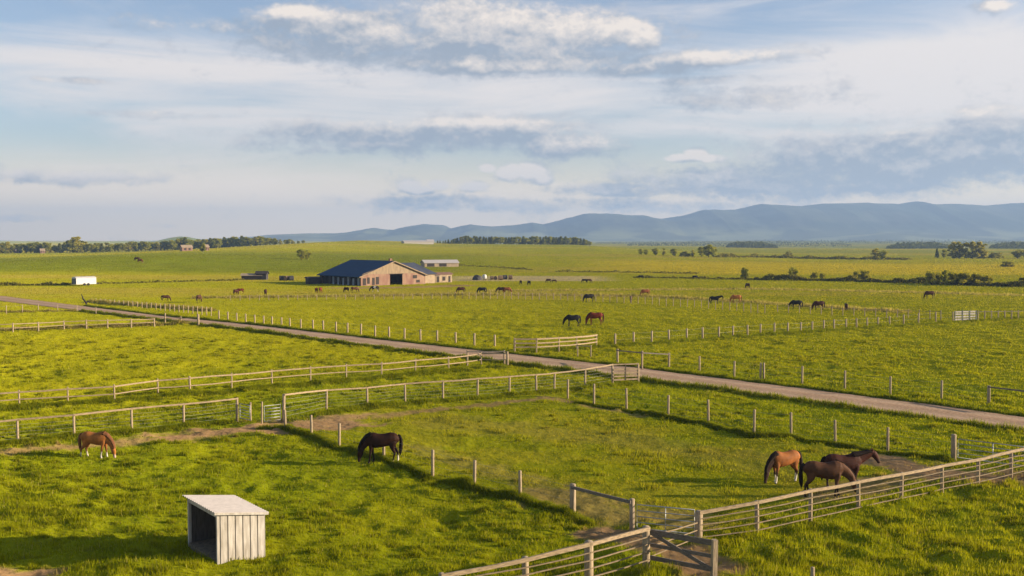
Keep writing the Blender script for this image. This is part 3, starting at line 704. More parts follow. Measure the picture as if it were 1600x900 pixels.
# ------------------------------------------------------------------ barn
def gable_wall_with_hole(mb, x0, x1, y, ze, xp, zp, hole, t=.15):
    hx0, hx1, hz1 = hole
    n = (0, -1, 0)
    mb.slab([(x0, y, -.3), (hx0, y, -.3), (hx0, y, ze), (x0, y, ze)], n, t)
    mb.slab([(hx1, y, -.3), (x1, y, -.3), (x1, y, ze), (hx1, y, ze)], n, t)
def barn():
    ox, oy, oz = gpt(564, 447)
    th = R(40)
    root = empty('barn', (ox, oy, 0), 'long barn with dark blue roof and sunlit tan gable end in the middle distance', 'barn', rz=th)
    W, Lg, ze, zp = 19.6, 20.5, 2.35, 5.95        # gable width, length, eaves, ridge
    xp = W * .5
    def bd(mb, n, m, par=None): return mb.build(n, M[m], par or root)
    hx0, hx1, hz1 = W * .44, W * .635, 2.75
    fl = [(0, -.4), (hx0, -.4), (hx0, hz1), (hx1, hz1), (hx1, -.4), (W, -.4), (W, ze), (W - .6, hz1 + .15), (.6, hz1 + .15), (0, ze)]
    mb = MB(); n = 10
    vs = [(a, 0, b) for a, b in fl] + [(a, .2, b) for a, b in fl]
    fr = [(0, 1, 2, 8, 9), (2, 3, 7, 8), (3, 4, 5, 6, 7)]
    mb.add(vs, fr + [tuple(n + i for i in reversed(f)) for f in fr] + [(i, (i + 1) % n, n + (i + 1) % n, n + i) for i in range(n)])
    w = bd(mb, 'front_wall', 'barnwall')
    mb = MB(); mb.slab([(.35, -.03, hz1 + .15), (W - .35, -.03, hz1 + .15), (xp, -.03, zp)], (0, -1, 0), .2); bd(mb, 'gable', 'gable')
    for a, b, z0, z1 in ((.80, .865, 1.55, 2.4), (.855, .91, .45, 1.15)):
        mb = MB(); mb.box((W * a, -.07, z0), (W * b, -.004, z1)); bd(mb, 'window', 'darkwood')
    for a, b, z0, z1 in ((.03, .075, .2, 1.9), (.095, .13, .5, 2.1), (.17, .205, .2, 2.0), (.225, .27, .3, 2.2)):
        mb = MB(); mb.box((W * a, -.07, z0), (W * b, -.004, z1)); bd(mb, 'stable_door', 'darkwood')
    mb = MB(); mb.box((hx0 - .2, -.1, hz1), (hx1 + .2, -.034, hz1 + .14)); bd(mb, 'door_lintel', 'darkwood')
    # left long side: open bays between posts, panels set back
    np_ = 9
    for k in range(np_):
        y = .35 + (Lg - .7) * k / (np_ - 1); mb = MB(); mb.bar((.02, y, -.4), (.02, y, ze), .34, .3, up=(1, 0, 0)); bd(mb, 'bay_post', 'darkwood')
        if k < np_ - 1:
            mb = MB(); y2 = .35 + (Lg - .7) * (k + 1) / (np_ - 1); t = (2.05, 1.8, 2.1, 1.7, 1.9, 2.0, 1.6, 1.85)[k]
            mb.box((.5, y + .45, -.3), (.6, y2 - .3, t)); bd(mb, 'stall_panel', 'bluepanel' if k not in (6, 7) else 'darkwood')
    mb = MB(); mb.box((1.6, .21, -.4), (1.75, Lg - .2, 4.0 * .7)); bd(mb, 'inner_wall', 'darkwood')
    mb = MB(); mb.box((W - .2, .21, -.4), (W, Lg, ze)); bd(mb, 'side_wall', 'barnwall')
    mb = MB(); mb.slab([(0, Lg, -.4), (W, Lg, -.4), (W, Lg, ze - .05), (xp, Lg, zp - .12), (0, Lg, ze - .05)], (0, 1, 0), .2); bd(mb, 'back_wall', 'barnwall')
    ov = .5; sl = (zp - ze) / xp
    for s_, xe in ((-1, 0), (1, W)):
        xe2 = xe + s_ * .75; z2 = ze - sl * .75 + .24
        mb = MB(); v = [(xp, -ov, zp + .24), (xe2, -ov, z2), (xe2, Lg + .5, z2), (xp, Lg + .5, zp + .24)]
        mb.slab(v if s_ < 0 else v[::-1], (s_ * sl, 0, 1), .2); bd(mb, 'roof', 'barnblue' if s_ < 0 else 'barngrey')
        mb = MB(); mb.bar((xp, -ov - .035, zp + .1), (xe2, -ov - .035, z2 - .13), .06, .24); bd(mb, 'barge_board', 'gable')
    mb = MB(); mb.box((xp - .35, 1.2, zp + .1), (xp + .35, 1.9, zp + .8)); bd(mb, 'roof_vent', 'redroof')
    # right wing, lower ridge running off to the right from the middle of the barn
    y0, y1 = 1.8, 13.0; ym = (y0 + y1) / 2; zr = 5.45; xa, xr, xe = xp + 2.5, W + 1.6, W + 5.2; zw = 2.55
    mb = MB(); mb.slab([(xa, y0, zw), (xe, y0, zw), (xr, ym, zr), (xa, ym, zr)], (0, -.5, 1), .16); bd(mb, 'wing_roof', 'barngrey')
    mb = MB(); mb.slab([(xa, ym, zr), (xr, ym, zr), (xe, y1, zw), (xa, y1, zw)], (0, .5, 1), .16); bd(mb, 'wing_roof', 'barngrey')
    mb = MB(); mb.slab([(xe, y0, zw), (xe, y1, zw), (xr, ym, zr)], (.6, 0, 1), .16); bd(mb, 'hip_end', 'barngrey')
    mb = MB(); mb.box((W + .01, y0 + .5, -.4), (xe - .5, y0 + .7, zw)); bd(mb, 'wing_wall', 'cream')
    mb = MB(); mb.box((xe - .7, y0 + .71, -.4), (xe - .5, y1 - .5, zw)); bd(mb, 'wing_wall', 'cream')
barn()
def simple_shed(name, label, cat, px, py, w, d, h, pitch, wall, roof, rz=0.0, door=None, group=None, open_front=False, y=None):
    x, yy, z = gpt(px, py)
    root = empty(name, (x, yy, z), label, cat, group, rz)
    mb = MB()
    mb.slab([(-w / 2, -d / 2, -.4), (w / 2, -d / 2, -.4), (w / 2, -d / 2, h), (-w / 2, -d / 2, h)], (0, -1, 0), .12)
    mb.build('front_wall', M[wall], root)
    for s in (-1, 1):
        mb = MB(); vs = [(s * w / 2, -d / 2 + .13, -.4), (s * w / 2, d / 2, -.4), (s * w / 2, d / 2, h), (s * w / 2, 0, h + pitch - .05), (s * w / 2, -d / 2 + .13, h)]
        mb.slab(vs if s > 0 else vs[::-1], (s, 0, 0), .12); mb.build('end_wall', M[wall], root)
    mb = MB(); mb.box((-w / 2 + .13, d / 2 - .12, -.4), (w / 2 - .13, d / 2, h)); mb.build('back_wall', M[wall], root)
    o = .3
    vs = [(-w / 2 - o, -d / 2 - o, h - pitch * o / d), (w / 2 + o, -d / 2 - o, h - pitch * o / d), (w / 2 + o, 0, h + pitch), (-w / 2 - o, 0, h + pitch), (-w / 2 - o, d / 2 + o, h - pitch * o / d), (w / 2 + o, d / 2 + o, h - pitch * o / d)]
    mb = MB(); b = [(a, c, e + .14) for a, c, e in vs]
    mb.add(vs + b, [(6, 7, 8, 9), (9, 8, 11, 10), (1, 0, 3, 2), (2, 3, 4, 5), (0, 1, 7, 6), (5, 4, 10, 11), (0, 6, 9, 3), (3, 9, 10, 4), (1, 2, 8, 7), (2, 5, 11, 8)])
    mb.build('roof', M[roof], root)
    for (a, b_, z0, z1) in (door or ()):
        mb = MB(); mb.box((a, -d / 2 - .05, z0), (b_, -d / 2 - .004, z1)); mb.build('door' if z0 < .3 else 'window', M['darkwood'], root)
    return root
simple_shed('lean_to_shed', 'low dark lean-to tacked on the left end of the blue roofed barn', 'shed', 489, 443.6, 3.2, 2.6, 1.5, .3, 'darkwood', 'darkwood', .5, ((-1, .2, .1, 1.2),))
simple_shed('stable_block', 'small cream stable directly right of the barn gable', 'stable', 667, 441.5, 5.5, 3.5, 2.0, .5, 'cream', 'barngrey', .6, ((.4, 1.2, .1, 1.6),))
simple_shed('stable_block', 'cream and brown loose box at the far right end of the barn', 'stable', 689, 441, 5.2, 3, 2.2, .4, 'cream', 'redroof', .6, ((-2.2, -1.4, .1, 1.7), (-.4, .5, .5, 1.6), (1.5, 2.1, .1, 1.7)))
simple_shed('farm_building', 'long low grey roofed building behind the barn on the right', 'farm building', 687, 416.5, 14, 6, 1.5, 1.1, 'cream', 'whiteroof', .35, ((-6, -3, .1, 1.3), (-1, 2, .1, 1.3)))
simple_shed('implement_shed', 'low dark shed with pale roof far left of the barn', 'shed', 394, 437, 5.6, 3, 1.2, .5, 'darkwood', 'cream', .1, ((-1, .6, .05, 1.0),))
simple_shed('implement_shed', 'taller dark shed beside the low pale roofed one far left of the barn', 'shed', 409.5, 437, 3.0, 2.6, 1.7, .7, 'tarp', 'darkwood', .0, ((-1, 0.2, .05, 1.2),))
simple_shed('farm_building', 'long white farm building on the crest of the green hill', 'farm building', 652, 381, 26, 8, 1.8, 1.0, 'white', 'whiteroof', .4)
simple_shed('farm_building', 'short pale shed at the right end of the hill crest building', 'farm building', 672, 381, 6, 6, 2.4, 1.4, 'white', 'whiteroof', .3)
for i, (px, py, w, lb) in enumerate(((28, 395.5, 4.5, 'small tan house under the trees at the far left end'), (66, 395.8, 3.5, 'narrow gabled hut left of the tall birch trees'), (209, 391.5, 6.5, 'tan roofed farmhouse in the left tree line'), (291, 392, 7, 'pale pink farmhouse in front of the left tree line'), (322, 391.5, 2.6, 'slim cream outbuilding beside the round dark bush'))):
    simple_shed('farmhouse', lb, 'house', px, py, w * .95, 5, 2.2, 1.5, 'barnwall', 'redroof' if i in (2,) else 'cream', .6, ((-w * .3, -w * .1, .6, 1.8), (w * .1, w * .3, .6, 1.8)))
# white trailer
def trailer():
    x, y, z = gpt(131.5, 446); root = empty('horse_trailer', (x, y, z), 'white box trailer standing alone in the field on the left', 'trailer', rz=.85)
    w, d, h = 5.2, 2.4, 1.9
    mb = MB(); mb.box((-w / 2, -d / 2, .35), (w / 2, d / 2, .35 + h * .84)); mb.build('body', M['whitemetal'], root)
    mb = MB(); vs = [(-w / 2 - .04, -d / 2 - .04, .36 + h * .84), (w / 2 + .04, -d / 2 - .04, .36 + h * .84), (w / 2 + .04, d / 2 + .04, .36 + h * .84), (-w / 2 - .04, d / 2 + .04, .36 + h * .84), (-w / 2, -.5, .36 + h), (w / 2, -.5, .36 + h), (w / 2, .5, .36 + h), (-w / 2, .5, .36 + h)]
    mb.add(vs, [(3, 2, 1, 0), (4, 5, 6, 7), (0, 1, 5, 4), (1, 2, 6, 5), (2, 3, 7, 6), (3, 0, 4, 7)]); mb.build('roof', M['whitemetal'], root)
    mb = MB(); mb.box((-w / 2 - .05, -d / 2 + .1, .45), (-w / 2 - .005, d / 2 - .1, .3 + h * .8)); mb.build('ramp', M['dim'], root)
    for px in (-.5, .5):
        mb = MB(); mb.tube([(px, -d / 2 - .16, .32), (px, -d / 2 - .01, .32)], .32, 14); mb.build('wheel', M['tyre'], root)
    mb = MB(); mb.bar((w / 2, 0, .45), (w / 2 + 1.1, 0, .42), .1, .1); mb.build('drawbar', M['dim'], root)
trailer()
def bale(px, py, r, L_, rz, m, label, group):
    x, y, z = gpt(px, py); mb = MB()
    ax = Vector((math.cos(rz), math.sin(rz), 0)); c = Vector((0, 0, r * .95))
    mb.tube([c - ax * L_ / 2, c - ax * L_ * .47, c + ax * L_ * .47, c + ax * L_ / 2], [r * .9, r, r, r * .9], 14)
    o = mb.build('round_bale', M[m], None, smooth=False); o.location = (x, y, z); tag(o, label, 'hay bale', group)
for px, rz, lb in ((768, .1, 'brown round bale first after the white tank'), (774.5, 1.4, 'brown round bale with its end to the camera near the white tank'), (782, .2, 'brown round bale in the middle of the row right of the barn'), (790, .4, 'dark round bale nearer the right end of the row'), (797, .1, 'last brown round bale at the right end of the row')):
    bale(px + rnd.uniform(-1.5, 1.5), 437.4 + rnd.uniform(-.8, .5), rnd.uniform(.5, .75), rnd.uniform(.9, 1.4), rz, 'bale' if px != 790 else 'tarp', lb, 'round bales right of the barn')
for px, rz, lb in ((440, .2, 'dark round bale between the shed and the barn, left one'), (447, 1.2, 'pale brown bale in the small heap left of the barn'), (455, .4, 'dark bale at the right of the small heap left of the barn')):
    bale(px, 438.3, .7, 1.3, rz, 'tarp' if px != 447 else 'bale', lb, 'bales left of the barn')
def heap():
    x, y, z = gpt(746, 437.5); mb = MB()
    bm = bmesh.new(); bmesh.ops.create_icosphere(bm, subdivisions=3, radius=1)
    for v in bm.verts:
        v.co = Vector((v.co.x * 1.5, v.co.y * 1.2, max(v.co.z, -.1) * 1.45)) * (1 + .25 * (float(vnoise(v.co.x * 2 + 5, v.co.y * 2 + v.co.z * 2)) - .5))
    me = bpy.data.meshes.new('covered_stack'); bm.to_mesh(me); bm.free(); me.materials.append(M['tarp'])
    o = link('covered_stack', me); o.location = (x, y, z); tag(o, 'dark covered stack left of the white tank in the middle distance', 'stack')
    x, y, z = gpt(757, 438); mb = MB(); mb.tube([(0, 0, .45), (0, 0, .6), (0, 0, 1.45), (0, 0, 1.7)], [.5, .62, .62, .3], 14)
    root = empty('water_tank', (x, y, z), 'pale upright tank on a stand right of the dark covered stack', 'tank'); mb.build('tank_body', M['whitemetal'], root, smooth=True)
    for a in range(3):
        mb = MB(); mb.bar((.45 * math.cos(a * 2.1), .45 * math.sin(a * 2.1), -.1), (.4 * math.cos(a * 2.1), .4 * math.sin(a * 2.1), .5), .09, .09, up=(1, 0, 0)); mb.build('leg', M['darkwood'], root)
heap()
def snag():
    x, y, z = gpt(136, 477); mb = MB()
    mb.tube([(0, 0, -.2), (-.15, 0, .5), (-.7, .1, 1.15), (-.95, 0, 2.0)], [.16, .17, .13, .06], 7)
    root = empty('dead_snag', (x, y, z), 'dark leaning dead stump beside the lane on the left', 'tree stump'); mb.build('trunk', M['darkwood'], root)
    mb = MB(); mb.tube([(-.1, 0, .55), (.3, .1, .75), (.45, .1, .4)], [.12, .1, .05], 6); mb.build('branch', M['darkwood'], root)
snag()

# ------------------------------------------------------------------ horses
def loft(mb, secs, n=14):
    """secs: (x, y, z, half_depth, half_width); cross-sections square to the path, width along Y"""
    P = [Vector(s[:3]) for s in secs]; vs = []
    for i, s in enumerate(secs):
        t = (P[min(i + 1, len(P) - 1)] - P[max(i - 1, 0)]).normalized()
        lat = Vector((0, 1, 0)); lat = (lat - t * lat.dot(t)).normalized(); up = lat.cross(t)
        vs += [P[i] + up * math.cos(2 * math.pi * k / n) * s[3] + lat * math.sin(2 * math.pi * k / n) * s[4] for k in range(n)]
    m = len(secs)
    fs = [(i * n + k, i * n + (k + 1) % n, (i + 1) * n + (k + 1) % n, (i + 1) * n + k) for i in range(m - 1) for k in range(n)]
    fs += [tuple(range(n - 1, -1, -1)), tuple((m - 1) * n + k for k in range(n))]
    mb.add(vs, fs)
POSES = {  # neck path (x,z,depth,width), head path, leg swings (front L,R, hind L,R)
    'graze': dict(neck=[(.42, 1.26, .33, .19), (.66, 1.17, .29, .155), (.86, .99, .225, .125), (1.00, .77, .175, .10), (1.06, .57, .145, .09)],
                  head=[(1.03, .66, .10, .08), (1.06, .55, .145, .10), (1.085, .43, .145, .095), (1.115, .30, .105, .075), (1.135, .17, .082, .062), (1.145, .09, .08, .06), (1.145, .035, .055, .045)],
                  legs=(.10, -.10, .10, -.14), ear=((1.06, .68), (1.06, .83))),
    'low': dict(neck=[(.42, 1.26, .33, .19), (.68, 1.20, .28, .155), (.92, 1.06, .215, .125), (1.10, .88, .17, .10), (1.18, .74, .145, .09)],
                head=[(1.15, .80, .10, .08), (1.19, .70, .145, .10), (1.225, .58, .145, .095), (1.27, .44, .105, .075), (1.305, .32, .082, .062), (1.32, .25, .08, .06), (1.325, .20, .055, .045)],
                legs=(.12, -.08, .06, -.16), ear=((1.17, .84), (1.14, .98))),
    'stand': dict(neck=[(.42, 1.26, .33, .19), (.68, 1.33, .29, .15), (.95, 1.42, .22, .12), (1.18, 1.52, .17, .10), (1.30, 1.56, .14, .09)],
                  head=[(1.24, 1.58, .10, .08), (1.34, 1.53, .145, .10), (1.42, 1.43, .145, .095), (1.50, 1.30, .105, .075), (1.565, 1.19, .082, .062), (1.60, 1.12, .08, .06), (1.62, 1.075, .055, .045)],
                  legs=(.03, -.05, .05, -.10), ear=((1.27, 1.64), (1.30, 1.79))),
}
def horse_body(pose, vox):
    ps = POSES[pose]; mb = MB()
    tr = [(-.90, 1.30, .08, .07), (-.85, 1.27, .20, .17), (-.70, 1.235, .30, .255), (-.48, 1.215, .335, .29), (-.22, 1.16, .335, .295), (.05, 1.125, .355, .305), (.28, 1.13, .385, .285), (.46, 1.175, .40, .25), (.60, 1.18, .35, .21), (.72, 1.14, .25, .16), (.78, 1.12, .12, .08)]
    loft(mb, [(x, 0, z, a, b) for x, z, a, b in tr], 18)
    loft(mb, [(x, 0, z, a, b) for x, z, a, b in ps['neck']], 14)
    loft(mb, [(x, 0, z, a, b) for x, z, a, b in ps['head']], 12)
    (ex, ez), (fx, fz) = ps['ear']
    for s in (-1, 1): mb.tube([(ex, s * .05, ez), ((ex + fx) / 2, s * .07, (ez + fz) / 2), (fx, s * .065, fz)], [.04, .036, .008], 6)
    for s, sw in ((1, ps['legs'][0]), (-1, ps['legs'][1])):
        y = .15 * s
        loft(mb, [(.50, y * .9, 1.05, .17, .10), (.52, y, .88, .125, .085), (.50 + sw * .25, y, .70, .085, .066), (.50 + sw * .5, y, .55, .062, .054), (.50 + sw * .55, y, .48, .060, .055), (.50 + sw * .75, y, .34, .042, .036), (.49 + sw * .95, y, .18, .044, .04), (.49 + sw, y, .14, .052, .046), (.51 + sw, y, .08, .046, .04), (.525 + sw, y, .045, .062, .056), (.53 + sw, y, 0, .068, .062)], 10)
    for s, sw in ((1, ps['legs'][2]), (-1, ps['legs'][3])):
        y = .15 * s
        loft(mb, [(-.56, y * .8, 1.20, .25, .12), (-.58, y, 1.0, .215, .115), (-.58 + sw * .1, y, .84, .16, .095), (-.63 + sw * .3, y, .68, .10, .07), (-.72 + sw * .5, y, .56, .075, .056), (-.75 + sw * .6, y, .49, .062, .05), (-.73 + sw * .75, y, .36, .044, .038), (-.715 + sw * .95, y, .18, .046, .042), (-.71 + sw, y, .14, .054, .048), (-.69 + sw, y, .08, .046, .042), (-.675 + sw, y, .045, .062, .056), (-.67 + sw, y, 0, .068, .062)], 10)
    me = bpy.data.meshes.new('horse'); me.from_pydata(mb.v, [], mb.f); me.update()
    bm = bmesh.new(); bm.from_mesh(me); bmesh.ops.recalc_face_normals(bm, faces=bm.faces); bm.to_mesh(me); bm.free()
    o = bpy.data.objects.new('horse_tmp', me); COL.objects.link(o)
    rm = o.modifiers.new('r', 'REMESH'); rm.mode = 'VOXEL'; rm.voxel_size = vox; rm.use_smooth_shade = True
    sm = o.modifiers.new('s', 'SMOOTH'); sm.factor = .5; sm.iterations = 3 if vox < .03 else 1
    dg = bpy.context.evaluated_depsgraph_get(); dg.update()
    out = bpy.data.meshes.new_from_object(o.evaluated_get(dg)); out.name = 'horse_body'
    bpy.data.objects.remove(o); bpy.data.meshes.remove(me)
    return out
def set_col(me, fn):
    co = np.empty(len(me.vertices) * 3, np.float32); me.vertices.foreach_get('co', co); co = co.reshape(-1, 3)
    c = np.ones((len(co), 4), np.float32); c[:, :3] = fn(co)
    a = me.attributes.get('Col') or me.attributes.new('Col', 'FLOAT_COLOR', 'POINT'); a.data.foreach_set('color', c.ravel())
COATS = {
    'chestnut': dict(b=(.17, .055, .016), pts=(.20, .07, .025), mane=(.24, .10, .04), face=(.62, .45, .36)),
    'chestnut_dark_tail': dict(b=(.34, .125, .030), pts=(.16, .06, .025), mane=(.17, .07, .03), face=(.55, .38, .30)),
    'bay': dict(b=(.28, .10, .026), pts=(.035, .018, .012), mane=(.022, .014, .010), face=(.05, .025, .018)),
    'seal': dict(b=(.028, .011, .006), pts=(.018, .009, .006), mane=(.012, .008, .006), face=(.03, .014, .01)),
    'liver': dict(b=(.095, .042, .020), pts=(.022, .012, .008), mane=(.014, .009, .007), face=(.04, .02, .014)),
    'darkbay': dict(b=(.050, .015, .008), pts=(.022, .011, .008), mane=(.014, .008, .006), face=(.05, .025, .018)),
    'red': dict(b=(.15, .028, .012), pts=(.12, .03, .015), mane=(.07, .02, .012), face=(.12, .04, .02)),
    'black': dict(b=(.014, .012, .012), pts=(.010, .009, .009), mane=(.009, .008, .008), face=(.014, .012, .012)),
    'brown': dict(b=(.07, .032, .017), pts=(.04, .02, .013), mane=(.03, .017, .012), face=(.06, .03, .02)),
    'pied': dict(b=(.05, .035, .028), pts=(.5, .45, .38), mane=(.03, .02, .017), face=(.05, .03, .025)),
}
_bodies = {}
def body(pose, vox):
    if (pose, vox) not in _bodies: _bodies[(pose, vox)] = horse_body(pose, vox)
    return _bodies[(pose, vox)]
def coat_fn(c, socks=(0, 0, 0, 0), pose='graze', blaze=False, darkneck=False):
    b, pt, fc = (np.array(c[k]) for k in ('b', 'pts', 'face')); white = np.array([.62, .55, .46])
    mz = POSES[pose]['head'][-2]
    def fn(co):
        x, y, z = co[:, 0], co[:, 1], co[:, 2]
        col = np.tile(b, (len(co), 1)) * (.62 + .76 * fbm(x * 3.2 + 9, z * 3.2 + y * 2, 5, 4))[:, None]
        low = (1 - sstep(.45, .75, z))[:, None] * (np.hypot(x - mz[0], z - mz[1]) > .5)[:, None]
        col = col * (1 - low) + pt * low
        if darkneck:
            k = sstep(.50, .80, x)[:, None]; col = col * (1 - k) + pt * k
        if c is COATS['pied']:
            k = ((np.abs(x + .1 + .15 * np.sin(z * 9)) < .28) & (z > .7))[:, None]; col = np.where(k, white, col)
        dm = np.hypot(x - mz[0], z - mz[1]); k = (1 - sstep(.08, .24, dm))[:, None]; col = col * (1 - k) + fc * k
        for q, (sx, sy) in zip(socks, ((1, 1), (1, -1), (-1, 1), (-1, -1))):
            if q:
                k = ((1 - sstep(q - .08, q + .05, z)) * ((x * sx > 0) & (y * sy > 0)) * ((x < .86) | (dm > .55)))[:, None]; col = col * (1 - k) + white * k
        hoof = ((z < .045) & (dm > .2))[:, None]; col = np.where(hoof, np.array([.06, .05, .04]), col)
        return col
    return fn
def hair_tail(c, parent, sway=0):
    mb = MB()
    loft(mb, [(-.86, 0, 1.42, .05, .045), (-.95, 0, 1.36, .06, .05), (-1.0, .01, 1.2, .075, .06), (-1.01, .02 + sway, .95, .095, .075), (-.99, .03 + sway, .7, .095, .075), (-.97, .04 + sway, .48, .065, .05), (-.96, .05 + sway, .36, .015, .012)], 10)
    o = mb.build('tail', M['hair'], parent, smooth=True); set_col(o.data, lambda co: np.tile(np.array(c['mane']), (len(co), 1))); return o
def hair_mane(c, pose, parent, side=-1):
    nk = POSES[pose]['neck'] + [POSES[pose]['head'][0]]
    mb = MB(); vs = []; pts = []
    for i, (x, z, d, w) in enumerate(nk):
        a = Vector(nk[max(i - 1, 0)][:2]); b = Vector(nk[min(i + 1, len(nk) - 1)][:2]); t = (b - a).normalized(); up = Vector((-t.y, t.x))
        pts.append((Vector((x, 0, z)) + Vector((up.x, 0, up.y)) * d, Vector((up.x, 0, up.y)), d, w))
    n = 26
    for k in range(n + 1):
        f = k / n * (len(pts) - 1); i = min(int(f), len(pts) - 2); g = f - i
        p = pts[i][0].lerp(pts[i + 1][0], g); u = pts[i][1].lerp(pts[i + 1][1], g); d = pts[i][2] * (1 - g) + pts[i + 1][2] * g; w = pts[i][3] * (1 - g) + pts[i + 1][3] * g
        dr = d * rnd.uniform(.40, .62)
        q = [p + u * .035, p + u * .03 + Vector((0, side * .03, 0)), p - u * dr * .45 + Vector((0, side * (w * .93 + .012), 0)), p - u * dr + Vector((0, side * (w * 1.0 + .006), -.02)), p - u * dr * .5 + Vector((0, side * (w * .80), 0)), p - u * .02]
        vs += q
    fs = [(k * 6 + j, k * 6 + (j + 1) % 6, (k + 1) * 6 + (j + 1) % 6, (k + 1) * 6 + j) for k in range(n) for j in range(6)] + [tuple(range(5, -1, -1)), tuple(n * 6 + j for j in range(6))]
    mb.add(vs, fs); o = mb.build('mane', M['hair'], parent, smooth=True); set_col(o.data, lambda co: np.tile(np.array(c['mane']), (len(co), 1)))
def horse(label, px, py, pose, coat, heading, sc=1.0, socks=(0, 0, 0, 0), fine=True, group=None, darkneck=False, far_mane=False):
    """heading in degrees, 0 = to the right of the picture, 90 = away"""
    if py < 560:
        x, y, z = gpt(px, py)
    else:
        x, y = gp(px, py); z = hz(x, y) - .01
    c = COATS[coat]
    root = empty('horse', (x, y, z + .0), label, 'horse', group, R(heading), sc)
    me = body(pose, .022 if fine else .05).copy(); me.materials.clear(); me.materials.append(M['coat']); set_col(me, coat_fn(c, socks, pose, darkneck=darkneck))
    me.polygons.foreach_set('use_smooth', [True] * len(me.polygons))
    link('body', me, root)
    hair_tail(c, root, rnd.uniform(-.05, .05))
    if fine: hair_mane(c, pose, root, (-1 if math.cos(R(heading)) > 0 else 1) * (-1 if far_mane else 1))
    return root
G1 = 'horses in the near paddocks'; G2 = 'horses scattered over the far pasture'
horse('chestnut horse with pale socks grazing alone in front of the left fence', 150, 711, 'graze', 'chestnut_dark_tail', -8, .93, (.34, .42, .36, .36), group=G1)
horse('very dark brown horse with one white hind foot grazing beside the stakes', 596, 725, 'graze', 'seal', 184, 1.0, (.0, .0, .12, .34), group=G1)
horse('light bay horse with dark neck and white socks grazing, rump to the sun', 1225, 752, 'graze', 'bay', 205, .97, (.36, .36, .34, .34), group=G1, darkneck=True)
horse('dark brown horse with lowered head standing right behind the near rail fence', 1288, 777, 'low', 'liver', -4, 1.04, group=G1, far_mane=True)
horse('dark bay horse with its head raised and turned to the right', 1318, 761, 'stand', 'darkbay', 6, 1.06, group=G1)
FARH = [
    ('black horse grazing next to the red horse past the board fence', 895, 510, 'low', 'black', 180, 1.0),
    ('dark red horse grazing beyond the short pale board fence', 930, 508.5, 'graze', 'red', 182, 1.1),
    ('black horse grazing alone nearest the middle of the far pasture', 920, 472, 'graze', 'black', 190, 1.0),
    ('small dark pony seen end on right of the lone black horse', 986, 472.5, 'graze', 'brown', 250, .8),
    ('bright chestnut horse grazing among the stakes in mid pasture', 1008, 463, 'graze', 'chestnut', 200, .95),
    ('black horse standing left of a chestnut beyond the stake line', 1117, 475, 'stand', 'black', 0, .95),
    ('chestnut horse grazing right next to the black one beyond the stake line', 1150, 473, 'graze', 'chestnut_dark_tail', 180, 1.0),
    ('brown horse seen from behind under the low tree on the right', 1168, 452, 'graze', 'brown', 100, .95),
    ('black horse standing left of a brown one on the right of the pasture', 1244, 482, 'low', 'black', 178, 1.0),
    ('dark brown horse grazing right of the black one on the right pasture', 1279, 484, 'graze', 'darkbay', 185, 1.0),
    ('brown foal seen end on beside the right hand stakes', 1322, 485, 'graze', 'brown', 80, .8),
    ('brown horse grazing alone at the far right below the hedge', 1452, 466.5, 'graze', 'darkbay', 190, 1.0),
    ('brown horse grazing below the right end of the barn', 720, 458.5, 'graze', 'darkbay', 200, .9),
    ('black horse with low head right of the brown one below the barn', 753, 459.5, 'graze', 'black', 182, .95),
    ('brown horse paired closely with a second brown one right of the barn', 783, 458.5, 'low', 'brown', 180, .9),
    ('reddish horse half behind its brown partner right of the barn', 792, 458.5, 'graze', 'chestnut', 10, .9),
    ('brown horse seen end on above the lane on the left', 311, 472.5, 'graze', 'brown', 80, .95),
    ('dark grey brown horse lying low in the grass left of the lane stakes', 259, 470.5, 'graze', 'brown', 10, .8),
    ('dark brown horse left of its partner under the barn shadow', 368.5, 461, 'graze', 'darkbay', 70, .8),
    ('reddish brown horse just right of its partner under the barn shadow', 375.5, 459, 'graze', 'red', 185, .75),
    ('dark horse seen end on between two far stakes', 415, 462.5, 'graze', 'darkbay', 95, .9),
    ('red brown horse on the left of a tight pair under the barn', 494.5, 458.5, 'graze', 'red', 90, .8),
    ('red brown horse on the right of a tight pair under the barn', 501, 458.5, 'graze', 'red', 75, .85),
    ('dark brown horse below the blue roof of the barn', 541, 457.5, 'graze', 'darkbay', 140, .8),
    ('brown horse with legs apart below the barn stalls', 554.5, 457.5, 'graze', 'liver', 20, .85),
    ('black and white pied horse below the barn gable', 585.5, 456.5, 'low', 'pied', 175, .9),
    ('small dark horse left of a darker one above the pale straw belt', 813.5, 445.5, 'graze', 'black', 100, .8),
    ('dark horse grazing right of the smaller one at the straw belt', 826.5, 446.5, 'graze', 'black', 120, .85),
    ('dark horse on the left of the first pair at the edge of the straw belt', 857, 442, 'graze', 'darkbay', 180, .7),
    ('dark horse on the right of the first pair at the edge of the straw belt', 866, 442, 'graze', 'brown', 0, .6),
    ('dark horse on the left of the second pair right of the straw belt', 913, 442, 'graze', 'black', 180, .7),
    ('dark horse on the right of the second pair right of the straw belt', 920.5, 442, 'graze', 'liver', 0, .7),
    ('distant dark horse at the hedge row in mid picture', 1001.5, 436, 'low', 'black', 180, .75),
    ('distant dark horse by the hedge left of the low tree', 1086, 436.5, 'low', 'black', 0, .75),
    ('tiny brown horse high on the left hillside', 214, 408, 'graze', 'brown', 180, 1.0),
    ('tiny reddish horse on the left hillside below the other', 219, 411, 'graze', 'chestnut', 0, 1.0),
]
for lb, px, py, pose, coat, hd, sc in FARH: horse(lb, px, py, pose, coat, hd + rnd.uniform(-8, 8), sc, fine=(py > 500), group=G2)

